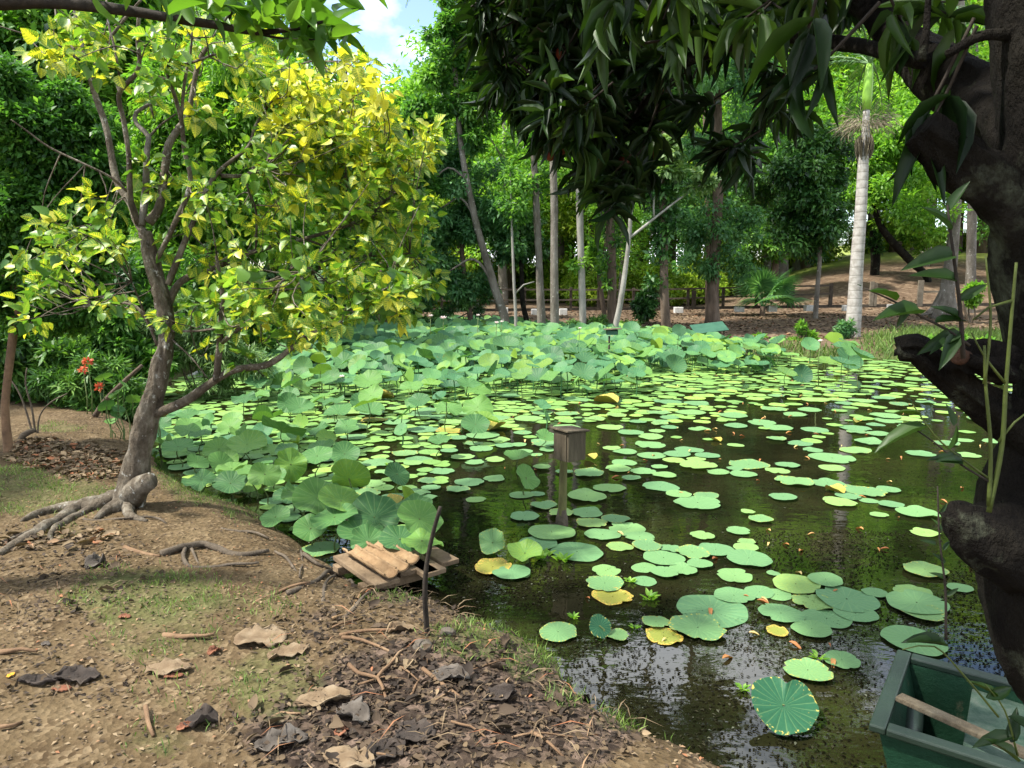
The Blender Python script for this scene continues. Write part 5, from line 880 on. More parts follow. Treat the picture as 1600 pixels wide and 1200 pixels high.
def fronds(root, p0, n, el, L, drop, seed, mat, ll=.55, wl=.045, nl=46, az0=None, each=True):
    q = np.random.default_rng(seed)
    for i in range(n):
        az = (6.283 * i / n + q.normal(0, .2)) if az0 is None else az0[i]; vV, vF, vT = [], [], []
        mid = frond(vV, vF, vT, p0, az, q.uniform(*el), L * q.uniform(.85, 1.1), drop * q.uniform(.8, 1.2), q, nl, ll, wl); n0 = sum(len(a) for a in vV); tb = MB().tube(mid, list(np.linspace(.03, .006, len(mid)) * L / 3), 4, False)
        vV.append(np.array(tb.v)); vF.append(np.array(tb.f) + n0); vT.append(np.full(len(tb.v), .8)); child_np("frond", np.concatenate(vV), np.concatenate(vF), mat, root, {"tint": np.concatenate(vT)})
fronds(root, at_y(1359, 100, 20.2), 12, (.2, 1.3), 3.2, 1.5, 5, G_PALM)
q = np.random.default_rng(8); n = 700; c = at_y(1353, 186, 20.2); d = unit(q.normal(size=(n, 3)) * [1, 1, .35]); P = c + d * q.uniform(.1, .72, n)[:, None] * [1, 1, .8] - np.array([0, 0, .08]); V, F, UV, k = leaf_cloud(DIAMOND, P, d + np.array([0, 0, -.5]) + q.normal(size=(n, 3)) * .3, q.normal(size=(n, 3)), .28, .018)
child_np("dry_flower_stalks", V, F, DRY_FROND, root, {"tint": np.repeat(q.random(n), k)})
n = 60; a = q.uniform(0, 6.28, n); P = at_y(1351, 222, 20.2) + np.stack([np.cos(a) * .14, np.sin(a) * .14, q.uniform(-.1, .2, n)], -1); V, F, UV, k = leaf_cloud(LANCE, P, np.stack([np.cos(a) * .25, np.sin(a) * .25, -np.ones(n)], -1), np.stack([np.cos(a), np.sin(a), np.zeros(n)], -1), q.uniform(.2, .5, n), .04); child_np("hanging_dry_sheath", V, F, DRY_FROND, root, {"tint": np.repeat(q.random(n), k)})
# a second palm top beyond, and fan palm, feather palms
def feather_palm(px, py, Y, ytop, n, L, label, seed, w=9, el=(.1, 1.2), name="feather_palm", ll=.5, mat=None, drop=1.5):
    b = at_y(px, py, Y); b[2] = gz(b[0], b[1]); root = empty(name, b, label, "palm"); t = at_y(px + 2, ytop, Y); k = Y / FPX
    Q, q = spline([b - np.array([0, 0, .2]), b, (b + t) / 2 + np.array([.05, 0, 0]), t], [w * .6 * k, w * .55 * k, w * .45 * k, w * .4 * k], .2); MB().tube(Q, q, 9, rough=.04).build("trunk", BARK_GREY, root, True); fronds(root, t, n, el, L, drop, seed, mat or G_PALM, ll)
feather_palm(1520, 430, 31, 55, 14, 3.4, "tall palm with drooping pale fronds glimpsed above the dark limb", 21, w=14)
feather_palm(470, 500, 17.5, 468, 11, 1.9, "low feathery palm behind the yellow tree at the left end of the lotus bed", 22, el=(.3, 1.4), ll=.42)
feather_palm(560, 480, 26, 452, 9, 1.8, "small feathery palm below the yellow tree's right twigs", 23, el=(.3, 1.3), ll=.4)
feather_palm(690, 8, 40, -30, 10, 3.0, "distant palm head poking into the top of the sky gap", 24, w=8)
feather_palm(1135, 420, 42, 300, 12, 2.8, "sunlit palm standing on the slope behind the thickest brown trunk", 25, w=9, mat=G_YELL)
def fan_palm(px, py, Y, label, seed, n=13, stem=.7, r=.8):
    b = at_y(px, py, Y); b[2] = gz(b[0], b[1]); root = empty("fan_palm", b, label, "palm"); q = np.random.default_rng(seed); MB().tube([b - np.array([0, 0, .1]), b + np.array([0, 0, .4])], [.12, .10], 8, rough=.1).build("trunk", BARK_BROWN, root, True)
    for i in range(n):
        az = 6.283 * i / n + q.normal(0, .2); el = q.uniform(.15, 1.3); d = np.array([math.cos(az) * math.cos(el), math.sin(az) * math.cos(el), math.sin(el)]); c = b + np.array([0, 0, .4]) + d * stem * q.uniform(.8, 1.3); s = unit(np.cross(d, [0, 0, 1.0])); u = np.cross(s, d)
        th = np.linspace(-1.9, 1.9, 26); ax = np.array([d * math.cos(t) + s * math.sin(t) - np.array([0, 0, .2]) for t in th]); V, F, UV, k = leaf_cloud(DIAMOND, np.tile(c, (26, 1)), ax, np.tile(u, (26, 1)) + q.normal(0, .1, (26, 3)), r * q.uniform(.8, 1.1), .085)
        tb = MB().tube([b + np.array([0, 0, .38]), c], [.014, .01], 4, False); V = np.r_[V, np.array(tb.v)]; F = np.r_[F, np.array(tb.f) + len(V) - len(tb.v)]; child_np("fan_leaf", V, F, G_BLUE, root, {"tint": np.r_[np.repeat(q.uniform(.3, .9, 26), k), np.full(len(tb.v), .6)]})
fan_palm(1192, 478, 29, "fan-leaved palm clump in front of the fence beside the thickest brown trunk", 31, 18, .9, 1.0)

# ------------------------------------------------------------ bushes and undergrowth near the shores
def bush(px, py, Y, crown, mat, label, seed, L=.12, n=160, asp=.4, droop=.2, name="bush", cat="bush", tint0=.5, nstem=4, tpl=DIAMOND, stemmat=None):
    b = at_y(px, py, Y); b[2] = gz(b[0], b[1]); root = empty(name, b, label, cat); gg = np.random.default_rng(seed + 300); k = Y / FPX; C, rd = [], []
    for (cx, cy, rx, ry, nb) in crown:
        c = at_y(cx, cy, Y); C.append(blobs_in(c, rx * k, rx * k * .8, ry * k, nb, gg, .2)); rd.append(np.full(nb, min(rx, ry) * k * .45) * gg.uniform(.7, 1.25, nb))
    C = np.concatenate(C); rd = np.concatenate(rd); V, F, UV, t = clump_leaves(C, rd, n, L, asp, tpl, droop, tint0=tint0, g=gg); child_np("foliage", V, F, mat, root, {"tint": t}, UV)
    for i in range(nstem):
        c = C[gg.integers(len(C))]; mid = (b + c) / 2 + gg.normal(0, .08 * Y / 10, 3); Q, q = spline([b - np.array([0, 0, .1]), mid, c], [.012 * Y / 8, .009 * Y / 8, .004 * Y / 8], .15); MB().tube(Q, q, 5, rough=.1).build("stem", stemmat or DARK_STEM, root, True)
    return root

bush(330, 590, 11, [(320, 530, 75, 45, 30), (280, 500, 50, 45, 18), (370, 560, 60, 35, 18), (230, 540, 50, 40, 14), (340, 600, 60, 20, 12)], G_PALE, "pale green weeping shrub with narrow leaves right behind the leaning trunk", 1, .13, 330, .16, .6)
bush(150, 640, 9.2, [(150, 600, 60, 36, 22), (110, 625, 40, 22, 12), (200, 620, 30, 30, 10), (90, 590, 40, 30, 12)], G_FERN, "low ferny undergrowth with orange-red flowers beside the path end", 2, .16, 170, .15, .3, "undergrowth_plant", "plant")
for i, (x, y, lab) in enumerate(((137, 565, "upper orange-red flower head in the dark undergrowth"), (130, 577, "middle orange-red flower head just below the upper one"), (155, 605, "lower orange-red flower head near the slanted pole"))):
    c = at_y(x, y, 8.6); q = np.random.default_rng(i); n = 26; d = unit(q.normal(size=(n, 3))); V, F, UV, k = leaf_cloud(BROAD, c + d * .02 - [0, 0, 0], d, q.normal(size=(n, 3)), .05, .022); root = empty("red_flower", (c[0], c[1], gz(c[0], c[1])), lab, "flower", "orange-red flowers in the undergrowth")
    child_np("flower_head", V, F, FLOWER_RED, root, {"tint": np.repeat(q.random(n), k)}, UV); MB().tube([(c[0], c[1], gz(c[0], c[1]) - .05), (c[0] + .02, c[1], (c[2]) / 2), tuple(c)], [.008, .007, .006], 5).build("stalk", STEM_GREEN, root, True)
bush(230, 560, 14, [(200, 480, 80, 70, 34), (290, 440, 60, 50, 22), (140, 530, 60, 50, 22), (380, 500, 70, 50, 22)], G_MID, "mid green shrub mass standing between the dark left tree and weeping shrub", 3, .15, 260, .35)
bush(420, 520, 17, [(430, 470, 60, 40, 22), (500, 480, 50, 30, 14), (380, 480, 50, 40, 14), (560, 470, 50, 35, 14)], G_DARK, "dark shrub behind the yellow tree's lower branches", 4, .17, 230, .4)
bush(650, 500, 24, [(640, 480, 40, 22, 14), (690, 490, 40, 14, 10), (600, 470, 40, 30, 12), (735, 470, 30, 20, 8)], G_DARK, "dark ferny bush on the far bank below the bluish tree", 5, .18, 200, .25, .4)
bush(1008, 500, 25, [(1010, 470, 20, 30, 12), (1005, 490, 22, 14, 8)], G_DARK, "small dark bush by the brown creeper trunk", 6, .18, 150, .3, .3)
bush(910, 515, 22, [(900, 508, 26, 8, 8), (940, 505, 26, 12, 8), (985, 512, 30, 10, 10)], G_FERN, "low fern fringe at the foot of the slanting white tree", 7, .16, 150, .2, .3, "fern_clump", "fern")
bush(1248, 545, 19.2, [(1250, 535, 14, 26, 12), (1240, 550, 22, 18, 10), (1275, 545, 28, 14, 10), (1265, 530, 12, 14, 6)], G_BRIGHT, "bright leafy tuft at the far shore left of the pale palm foot", 8, .13, 130, .3, -.1, "shore_plant", "plant")
bush(1190, 545, 20, [(1190, 535, 14, 12, 8), (1205, 550, 14, 10, 6)], G_BRIGHT, "small pale plant between the green sheet and the bright tuft", 9, .12, 100, .3, 0, "shore_plant", "plant")
bush(1320, 535, 19.4, [(1325, 512, 14, 10, 8), (1318, 522, 16, 12, 8)], G_BLUE, "bluish fern at the foot of the pale palm", 10, .16, 90, .2, .1, "fern_clump", "fern")
bush(1520, 470, 25, [(1518, 455, 14, 20, 10)], G_BRIGHT, "bright green shrub right of the flared grey trunk", 11, .15, 140, .4)
bush(1450, 560, 17.6, [(1470, 545, 40, 14, 12), (1530, 540, 40, 16, 12)], G_BRIGHT, "leafy plants at the water's edge behind the sawn limb", 12, .14, 110, .5, .1, "shore_plant", "plant")
gq = np.random.default_rng(77); C = np.stack([gq.uniform(6, 16, 60000), gq.uniform(15.5, 26, 60000)], -1); s_ = shore_dist(C[:, 0], C[:, 1]); px, py, _ = proj(np.c_[C, np.full(len(C), .2)]); k = (s_ > -.15) & (s_ < 3.0) & (px > 1215) & (gq.random(len(C)) < np.where(px > 1370, .9, .6) * np.clip(1.3 - s_ / np.where(px > 1350, 2.2, 1.0), 0, 1) * sstep(.3, .5, fbm(C[:, 0] * 1.2, C[:, 1] * 1.2, 3, 6))); P = np.c_[C, ground(C[:, 0], C[:, 1])][k]; n = len(P)
V, F, UV, kk_ = leaf_cloud(DIAMOND, P, np.stack([gq.normal(0, .5, n), gq.normal(0, .5, n), np.ones(n)], -1), gq.normal(size=(n, 3)), gq.uniform(.12, .40, n), .022); tag(link("shore_grass", mesh_np("shore_grass", V, F, {"tint": np.repeat(gq.random(n) * .8, kk_)}, UV), GRASS), "long grass fringing the far shore round the palm foot", None, None, "stuff")
C = np.stack([gq.uniform(-8, 18, 9000), gq.uniform(19, 33, 9000)], -1); k = shore_dist(C[:, 0], C[:, 1]) > .4; P = np.c_[C, ground(C[:, 0], C[:, 1])][k]
scatter("far_leaf_litter", "fallen leaves strewn over the brown far slope", LITTER, P, gq.uniform(.08, .18, len(P)), .5, flat=1, seed=9, lift=.02)
# big-leaved plants by the leaning trunk, slanted pole, saplings
for i, (x, y, w, lab) in enumerate(((175, 590, 26, "big round-leaved plant, topmost behind the slanted pole"), (196, 612, 30, "big round-leaved plant between the slanted pole and the trunk"), (185, 632, 26, "dark round-leaved plant below the others behind the slanted pole"), (222, 600, 22, "small round-leaved plant touching the leaning trunk"))):
    p = at_y(x, y, 7.4); o = empty("round_leaf_plant", (p[0], p[1], gz(p[0], p[1])), lab, "plant"); q = np.random.default_rng(i + 60)
    for j in range(3):
        a = bpy.data.objects.new("leaf", LEAF_NEAR[(i + j) % 8]); COL.objects.link(a); a.parent = o; s_ = w / 2 / FPX * 7.4 * (1.0, .75, .7)[j]; a.scale = (s_,) * 3; a.location = (q.normal(0, .07), q.normal(0, .06), p[2] - o.location.z - .09 * j); a.rotation_euler = (q.uniform(.3, 1), q.normal(0, .4), q.uniform(0, 6))
        b = bpy.data.objects.new("stalk", STALK); COL.objects.link(b); b.parent = o; b.scale = (1, 1, max(.1, a.location.z)); b.location = (a.location.x, a.location.y, 0)
p0 = on_ground(148, 651); P_ = [p0, at_y(165, 625, p0[1]), at_y(192, 598, p0[1]), at_y(222, 571, p0[1])]; Q, q = spline(P_, [.035, .032, .028, .02], .1); tag(MB().tube(Q, q, 8, rough=.1, seed=5).build("slanted_pole", BARK_BROWN, None, True), "bare brown pole slanting over the end of the path towards the leaning trunk", "pole")
for i, (pts, w, lab) in enumerate((([(55, 675), (50, 640), (40, 600), (42, 575)], 4, "thin bare sapling stem, tallest of those at the foot of the left tree"), ([(52, 677), (40, 640), (28, 610), (10, 585)], 4, "thin sapling bending left at the foot of the left tree"), ([(58, 676), (62, 650), (80, 628), (105, 615)], 3, "thin sapling arching right at the foot of the left tree"), ([(30, 690), (36, 680), (55, 672)], 14, "dark stub of dead wood at the foot of the thin saplings"))):
    p0 = on_ground(*pts[0]); P_ = [at_y(x, y, p0[1]) for x, y in pts]; P_[0][2] -= .05; r = w / 2 / FPX * p0[1]; Q, q = spline(P_, list(np.linspace(r, r * .5, len(P_))), .06); tag(MB().tube(Q, q, 6, rough=.1, seed=i).build("bare_sapling" if i < 3 else "dead_stub", DARK_STEM, None, True), lab, "sapling" if i < 3 else "stub")

# dark small-leaved tree at the left
hero("dark_left_tree", "dense dark small-leaved tree with reddish-brown trunk at the left edge", [(12, 690), (8, 640), (12, 590), (22, 510), (34, 420), (50, 300), (55, 150)], 6.6, [15, 13, 13, 15, 15, 12, 6], mat_noise("bark_reddish", [(.3, (.10, .06, .035)), (.7, (.25, .15, .085))], 8, .9, .7, 40),
     [(60, 230, 90, 90, 34), (120, 330, 60, 70, 24), (40, 360, 80, 70, 26), (100, 450, 60, 45, 20), (30, 150, 80, 70, 20), (150, 220, 40, 80, 16), (20, 470, 50, 50, 12), (-80, 300, 90, 150, 30), (90, 500, 60, 30, 18), (150, 340, 30, 60, 14), (130, 480, 40, 30, 12), (160, 420, 30, 40, 10)], G_MID, .060, 460, limbs=[([(26, 455), (12, 435), (-10, 420)], 10, 6), ([(34, 420), (80, 330), (120, 250)], 8, 3), ([(22, 500), (70, 440), (110, 400)], 6, 3)], seed=30, asp=.5, tint0=.36)
for i, (x, Y, cr, m, lab) in enumerate(((60, 9.5, [(40, 590, 60, 40, 18), (90, 560, 50, 40, 16), (0, 560, 50, 60, 16)], G_FERN, "ferny green thicket behind the saplings at the left edge"), (200, 10.5, [(190, 540, 60, 40, 20), (250, 575, 40, 30, 12), (150, 500, 50, 40, 16)], G_MID, "leafy green thicket behind the slanted pole"), (110, 13, [(60, 480, 80, 50, 24), (140, 450, 70, 60, 24), (-40, 470, 80, 70, 24), (-30, 560, 60, 40, 14)], G_DARK, "dark thicket closing the view beyond the path end"))):
    bush(x, 640, Y, cr, m, lab, 50 + i, .15, 200, .3, .4, "thicket", "thicket")
# bright trees behind the yellow tree
hero("bright_tree", "bright green leafy tree right behind the middle of the yellow tree", [(330, 560), (325, 450), (330, 300), (340, 150)], 16, [16, 14, 10, 5], BARK_BROWN, [(330, 300, 110, 90, 44), (250, 380, 80, 60, 24), (420, 340, 80, 70, 28), (330, 150, 120, 80, 40), (430, 180, 80, 70, 26), (260, 220, 80, 80, 26)], G_BRIGHT, .17, 300, seed=31, droop=.6, asp=.3)
hero("bright_tree_behind", "lime green tree filling behind the dark left tree's top", [(130, 560), (120, 400), (110, 200), (110, 20)], 19, [16, 14, 10, 5], BARK_BROWN, [(90, 60, 110, 80, 40), (200, 110, 90, 80, 30), (10, 90, 90, 80, 26), (150, -40, 150, 70, 36), (190, 300, 80, 80, 26)], G_BRIGHT, .2, 280, seed=32, droop=.4)
hero("lower_bright_tree", "yellowish green tree between the yellow tree and the leaning grey trunk", [(600, 490), (598, 420), (600, 320), (605, 230)], 27, [12, 11, 9, 5], BARK_BROWN, [(600, 270, 70, 60, 30), (640, 190, 55, 55, 24), (560, 200, 60, 60, 22), (620, 360, 60, 50, 20), (650, 140, 30, 30, 8)], G_BRIGHT, .2, 280, seed=33)
hero("grey_green_tree", "dull green tree showing through the right side of the yellow tree", [(505, 500), (502, 420), (500, 320), (505, 220)], 22, [14, 12, 9, 5], BARK_BROWN, [(500, 330, 80, 60, 32), (460, 240, 70, 60, 26), (545, 250, 60, 60, 22), (520, 410, 70, 40, 18)], G_MID, .2, 280, seed=34)

# ------------------------------------------------------------ wood closing the view behind the fence: prototypes, then copies
def proto(name, h, cw, ch, mat, bark, L, n, nb, seed, asp=.42, droop=.25, low=.3):
    gg = np.random.default_rng(seed); root = empty(name, (0, 0, 0)); Q, q = spline([(0, 0, -.4), (gg.normal(0, .1), 0, h * .3), (gg.normal(0, .2), gg.normal(0, .2), h * .65), (0, 0, h * .95)], [.26, .22, .15, .04], .6); MB().tube(Q, q, 8, rough=.06, seed=seed).build("trunk", bark, root, True)
    zc = h * low + (h - h * low) / 2; C = blobs_in((0, 0, zc), cw / 2, cw / 2, (h - h * low) / 2, nb, gg, .3); rd = gg.uniform(.7, 1.3, nb) * cw * .15
    for i in range(4):
        c = C[gg.integers(nb)]; s = np.array([0, 0, max(h * .3, c[2] - 2)]); Q, q = spline([s, (s + c) / 2 + gg.normal(0, .2, 3), c], [.09, .06, .02], .5); MB().tube(Q, q, 5).build("limb", bark, root, True)
    V, F, UV, t = clump_leaves(C, rd, n, L, asp, DIAMOND, droop, g=gg); child_np("crown", V, F, mat, root, {"tint": t}, UV); return root
def copy_tree(o):
    c = o.copy(); COL.objects.link(c)
    for ch in o.children:
        d = ch.copy(); COL.objects.link(d); d.parent = c
    return c
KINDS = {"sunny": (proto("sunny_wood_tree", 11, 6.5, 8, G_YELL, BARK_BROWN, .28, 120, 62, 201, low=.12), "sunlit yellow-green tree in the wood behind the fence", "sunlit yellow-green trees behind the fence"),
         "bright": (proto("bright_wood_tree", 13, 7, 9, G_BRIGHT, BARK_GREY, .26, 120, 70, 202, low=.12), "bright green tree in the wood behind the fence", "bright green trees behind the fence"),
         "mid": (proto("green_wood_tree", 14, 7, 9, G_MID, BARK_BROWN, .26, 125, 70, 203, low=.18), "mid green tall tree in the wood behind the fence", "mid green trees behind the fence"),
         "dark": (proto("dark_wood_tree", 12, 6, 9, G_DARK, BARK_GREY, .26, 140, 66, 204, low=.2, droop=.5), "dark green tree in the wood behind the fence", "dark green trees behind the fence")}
used = set(); gw = np.random.default_rng(404)
def wood(kind, X, Y, h, rot=None):
    root, lab, grp = KINDS[kind]; H = {"sunny": 11, "bright": 13, "mid": 14, "dark": 12}[kind]; o = root if kind not in used else copy_tree(root); used.add(kind); s = h / H; o.location = (X, Y, gz(X, Y)); o.scale = (s * gw.uniform(.9, 1.2), s * gw.uniform(.9, 1.2), s); o.rotation_euler = (0, 0, gw.uniform(0, 6.28)); return tag(o, lab, "tree", grp)
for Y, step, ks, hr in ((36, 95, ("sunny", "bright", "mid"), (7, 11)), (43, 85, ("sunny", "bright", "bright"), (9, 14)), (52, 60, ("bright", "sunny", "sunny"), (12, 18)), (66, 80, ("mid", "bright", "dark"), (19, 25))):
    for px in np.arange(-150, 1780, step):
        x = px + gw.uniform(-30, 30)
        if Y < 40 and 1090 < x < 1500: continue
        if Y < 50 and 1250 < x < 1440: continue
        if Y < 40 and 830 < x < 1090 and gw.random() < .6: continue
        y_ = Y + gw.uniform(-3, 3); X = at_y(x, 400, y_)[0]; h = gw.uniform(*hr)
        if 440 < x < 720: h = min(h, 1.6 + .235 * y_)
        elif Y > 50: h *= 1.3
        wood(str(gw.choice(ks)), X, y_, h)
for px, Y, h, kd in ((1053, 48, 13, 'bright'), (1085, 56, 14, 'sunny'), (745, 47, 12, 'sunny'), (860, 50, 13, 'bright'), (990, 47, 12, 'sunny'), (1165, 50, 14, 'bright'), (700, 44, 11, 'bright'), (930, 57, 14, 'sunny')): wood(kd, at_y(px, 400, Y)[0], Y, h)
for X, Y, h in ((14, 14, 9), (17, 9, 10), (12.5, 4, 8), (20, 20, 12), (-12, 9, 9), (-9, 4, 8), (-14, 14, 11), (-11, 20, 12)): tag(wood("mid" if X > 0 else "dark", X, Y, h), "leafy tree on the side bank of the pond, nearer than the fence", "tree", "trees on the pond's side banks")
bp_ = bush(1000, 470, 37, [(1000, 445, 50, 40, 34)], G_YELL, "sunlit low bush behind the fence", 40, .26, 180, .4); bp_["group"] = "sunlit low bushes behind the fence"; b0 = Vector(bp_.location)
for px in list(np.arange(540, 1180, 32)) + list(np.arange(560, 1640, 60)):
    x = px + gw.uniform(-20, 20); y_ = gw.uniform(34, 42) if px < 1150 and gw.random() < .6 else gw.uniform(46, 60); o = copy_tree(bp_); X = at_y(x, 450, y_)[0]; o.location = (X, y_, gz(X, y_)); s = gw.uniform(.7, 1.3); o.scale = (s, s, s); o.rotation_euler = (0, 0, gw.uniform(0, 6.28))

# ------------------------------------------------------------ yellow-veined tree leaning on the near bank
YD = 4.8
base = on_ground(200, 792); YD = base[1]
ytree = empty("yellow_leaved_tree", base, "leaning grey-barked tree with yellow-veined leaves on the near earth bank", "tree")
gy = np.random.default_rng(55); BR = []
def ybranch(P, w0, w1, name="limb", d0=0.0, d1=0.0, step=.035, sides=10, rough=.10, seed=0, keep=True, mat=None):
    n = len(P); pts = [at_y(x, y, YD + d0 + (d1 - d0) * i / (n - 1)) for i, (x, y) in enumerate(P)]; rad = [.85 * (w0 + (w1 - w0) * i / (n - 1)) / 2 / FPX * YD for i in range(n)]
    Q, q = spline(pts, rad, step); MB().tube(Q, q, sides, rough=rough, seed=seed).build(name, mat or BARK_YEL, ytree, True)
    if keep: BR.extend([(a, r) for a, r in zip(Q[len(Q) // 4::2], q[len(Q) // 4::2])])
Pt = [(196, 812), (200, 786), (208, 752), (217, 715), (231, 655), (247, 590), (258, 530), (256, 480), (240, 420), (226, 362)]; wt = [62, 50, 42, 38, 36, 27, 23, 24, 21, 17]
pts = [at_y(x, y, YD) for x, y in Pt]; Q, q = spline(pts, [w / 2 / FPX * YD for w in wt], .015); MB().tube(Q, q, 40, rough=.02, seed=3, bark=(.012, 5, 14, .03)).build("trunk", BARK_YEL, ytree, True)
MB().tube([at_y(205, 778, YD - .05), at_y(222, 757, YD - .10), at_y(237, 750, YD - .12)], [.085, .07, .055], 10, rough=.1, seed=7).build("root_stub", BARK_YEL, ytree, True)
ybranch([(238, 648), (288, 628), (330, 598), (370, 577), (420, 569), (467, 535), (500, 513), (527, 490)], 19, 5, d1=-.5, seed=1)
ybranch([(338, 594), (343, 540), (345, 500), (348, 460), (338, 400)], 13, 5, d0=-.18, d1=-.4, seed=2)
ybranch([(346, 536), (378, 510), (400, 495), (438, 442), (483, 418)], 9, 3, d0=-.25, d1=-.6, seed=3)
ybranch([(258, 488), (283, 440), (333, 420), (400, 392), (480, 372), (563, 343), (610, 300), (600, 230)], 14, 3, d1=.7, seed=4)
ybranch([(333, 424), (387, 445), (427, 437), (460, 417), (490, 398)], 8, 3, d0=.15, d1=.2, seed=41)
ybranch([(226, 366), (213, 345), (205, 320), (182, 280), (166, 200), (151, 155), (138, 110), (133, 94)], 15, 9, d1=.2, seed=5)
ybranch([(134, 97), (125, 55), (113, 0), (108, -40)], 7, 4, d0=.2, d1=.3, seed=6); ybranch([(135, 97), (152, 83), (192, 34), (220, 0)], 8, 4, d0=.2, d1=.1, seed=7); ybranch([(133, 96), (110, 70), (90, 35), (85, 5)], 5, 2, d0=.2, d1=.5, seed=8); ybranch([(130, 98), (92, 71), (50, 57), (0, 41)], 5, 2, d0=.2, d1=0, seed=9)
ybranch([(216, 350), (204, 310), (201, 240), (193, 187), (186, 147), (213, 115), (218, 93), (215, 62), (217, 20)], 10, 6, d1=-.3, seed=10)
ybranch([(188, 148), (185, 110), (178, 70), (170, 40), (166, 0)], 5, 3, d0=-.15, d1=-.1, seed=11)
ybranch([(222, 352), (227, 300), (230, 233), (232, 213), (213, 193), (212, 177), (233, 163)], 13, 6, d1=.25, seed=12, mat=BARK_GREY); ybranch([(231, 216), (250, 196), (275, 178)], 5, 3, d0=.2, d1=.3, seed=13)
ybranch([(232, 348), (250, 320), (259, 253), (264, 225), (281, 198), (294, 178), (310, 100), (335, 50), (345, -20)], 17, 6, d1=.4, seed=14)
ybranch([(240, 415), (272, 352), (297, 287), (288, 233), (283, 187), (273, 150), (261, 105), (293, 100), (335, 85)], 10, 4, d1=-.4, seed=15); ybranch([(283, 187), (288, 130), (298, 80), (300, 50)], 6, 3, d0=-.2, d1=-.3, seed=16)
ybranch([(262, 445), (288, 380), (308, 332), (326, 291), (347, 263), (387, 230), (400, 195), (430, 150)], 12, 4, d1=.5, seed=17)
ybranch([(345, 275), (388, 272), (417, 235), (420, 207), (450, 183), (482, 165)], 9, 3, d0=.3, d1=.6, seed=18); ybranch([(418, 235), (440, 190), (450, 140), (470, 100), (560, 95)], 5, 2, d0=.5, d1=.7, seed=19); ybranch([(543, 325), (540, 240), (545, 160), (560, 90)], 4, 2, d0=.6, d1=.7, seed=20); ybranch([(608, 268), (640, 250), (665, 228)], 4, 2, d0=.7, d1=.7, seed=22)
ybranch([(240, 518), (213, 480), (173, 473), (133, 480)], 7, 3, d1=.1, seed=23); ybranch([(200, 300), (173, 277), (133, 257), (77, 230), (40, 203), (17, 187)], 5, 2, d1=-.3, seed=24); ybranch([(246, 540), (222, 480), (206, 440)], 5, 2, d1=-.2, seed=25); ybranch([(268, 530), (300, 560), (325, 592)], 4, 2, d1=-.1, seed=26); ybranch([(265, 517), (310, 517), (345, 512)], 5, 3, d1=-.2, seed=27)
ybranch([(563, 345), (590, 335), (630, 330)], 4, 2, d0=.6, d1=.6, seed=28); ybranch([(480, 375), (540, 395), (600, 400), (640, 395)], 5, 2, d0=.5, d1=.4, seed=29); ybranch([(500, 513), (560, 487), (610, 475)], 3, 1.5, d0=-.45, d1=-.4, seed=30); ybranch([(400, 392), (400, 330), (385, 280), (420, 260)], 5, 2, d0=.3, d1=.0, seed=31)
def yroot(P, w0, w1, seed):
    pts = [on_ground(x, y) for x, y in P]; d = YD / FPX; rad = list(.75 * np.linspace(w0, w1, len(P)) / 2 * d); Q, q = spline(pts, rad, .04); Q = [np.array([p[0], p[1], gz(p[0], p[1]) + r * .35]) for p, r in zip(Q, q)]; MB().tube(Q, q, 9, rough=.14, seed=seed).build("root", BARK_YEL, ytree, True)
yroot([(185, 780), (150, 790), (120, 800), (80, 822), (40, 845), (0, 868), (-40, 880)], 38, 10, 1); yroot([(190, 785), (150, 795), (110, 795), (60, 805), (35, 815)], 40, 10, 2); yroot([(165, 790), (110, 812), (80, 835), (84, 850)], 20, 7, 3); yroot([(100, 815), (60, 825), (0, 848)], 9, 5, 4); yroot([(200, 795), (203, 808), (230, 815)], 30, 6, 5); yroot([(195, 795), (170, 800), (150, 812)], 45, 10, 6)
# leaf rosettes at twig ends
def ydens():
    """(px, py, depth, share of yellow)"""
    L = [((520, 180), (95, 72), .86, 78), ((440, 165), (60, 55), .66, 28), ((545, 250), (100, 70), .58, 62), ((665, 222), (30, 30), .72, 16), ((600, 320), (80, 70), .36, 52), ((555, 88), (30, 22), .8, 8), ((500, 350), (100, 60), .20, 46), ((600, 420), (70, 50), .35, 32), ((640, 455), (50, 25), .5, 14), ((650, 350), (30, 60), .45, 12), ((590, 450), (70, 30), .4, 16), ((480, 500), (45, 30), .55, 14), ((500, 430), (60, 40), .25, 16), ((450, 260), (80, 70), .25, 40), ((380, 330), (80, 70), .20, 24),
         ((105, 95), (45, 28), .6, 11), ((150, 110), (30, 30), .5, 5), ((300, 60), (110, 60), .35, 20), ((200, 40), (120, 50), .2, 16), ((220, 115), (40, 50), .4, 5), ((330, 330), (60, 50), .35, 14), ((300, 400), (60, 40), .25, 8), ((120, 375), (70, 40), .35, 22), ((70, 420), (60, 30), .35, 12), ((150, 330), (60, 40), .25, 6), ((40, 480), (40, 30), .4, 7), ((190, 460), (60, 30), .25, 8), ((300, 480), (60, 30), .3, 12), ((400, 480), (90, 50), .35, 26), ((440, 500), (60, 40), .45, 14), ((345, 540), (50, 30), .3, 6), ((360, 140), (70, 60), .35, 14), ((540, 470), (40, 22), .45, 7), ((260, 270), (60, 60), .25, 5), ((420, 80), (70, 40), .3, 14), ((600, 490), (60, 20), .45, 5)]
    for (c, s, yl, n) in L:
        for _ in range(n):
            a, r_ = gy.uniform(0, 6.283), gy.uniform(0, 1) ** .5; yield c[0] + s[0] * r_ * math.cos(a), c[1] + s[1] * r_ * math.sin(a), yl
BP = np.array([b[0] for b in BR]); pos, ax, nr, LL, ye, ti = [], [], [], [], [], []; tw = MB()
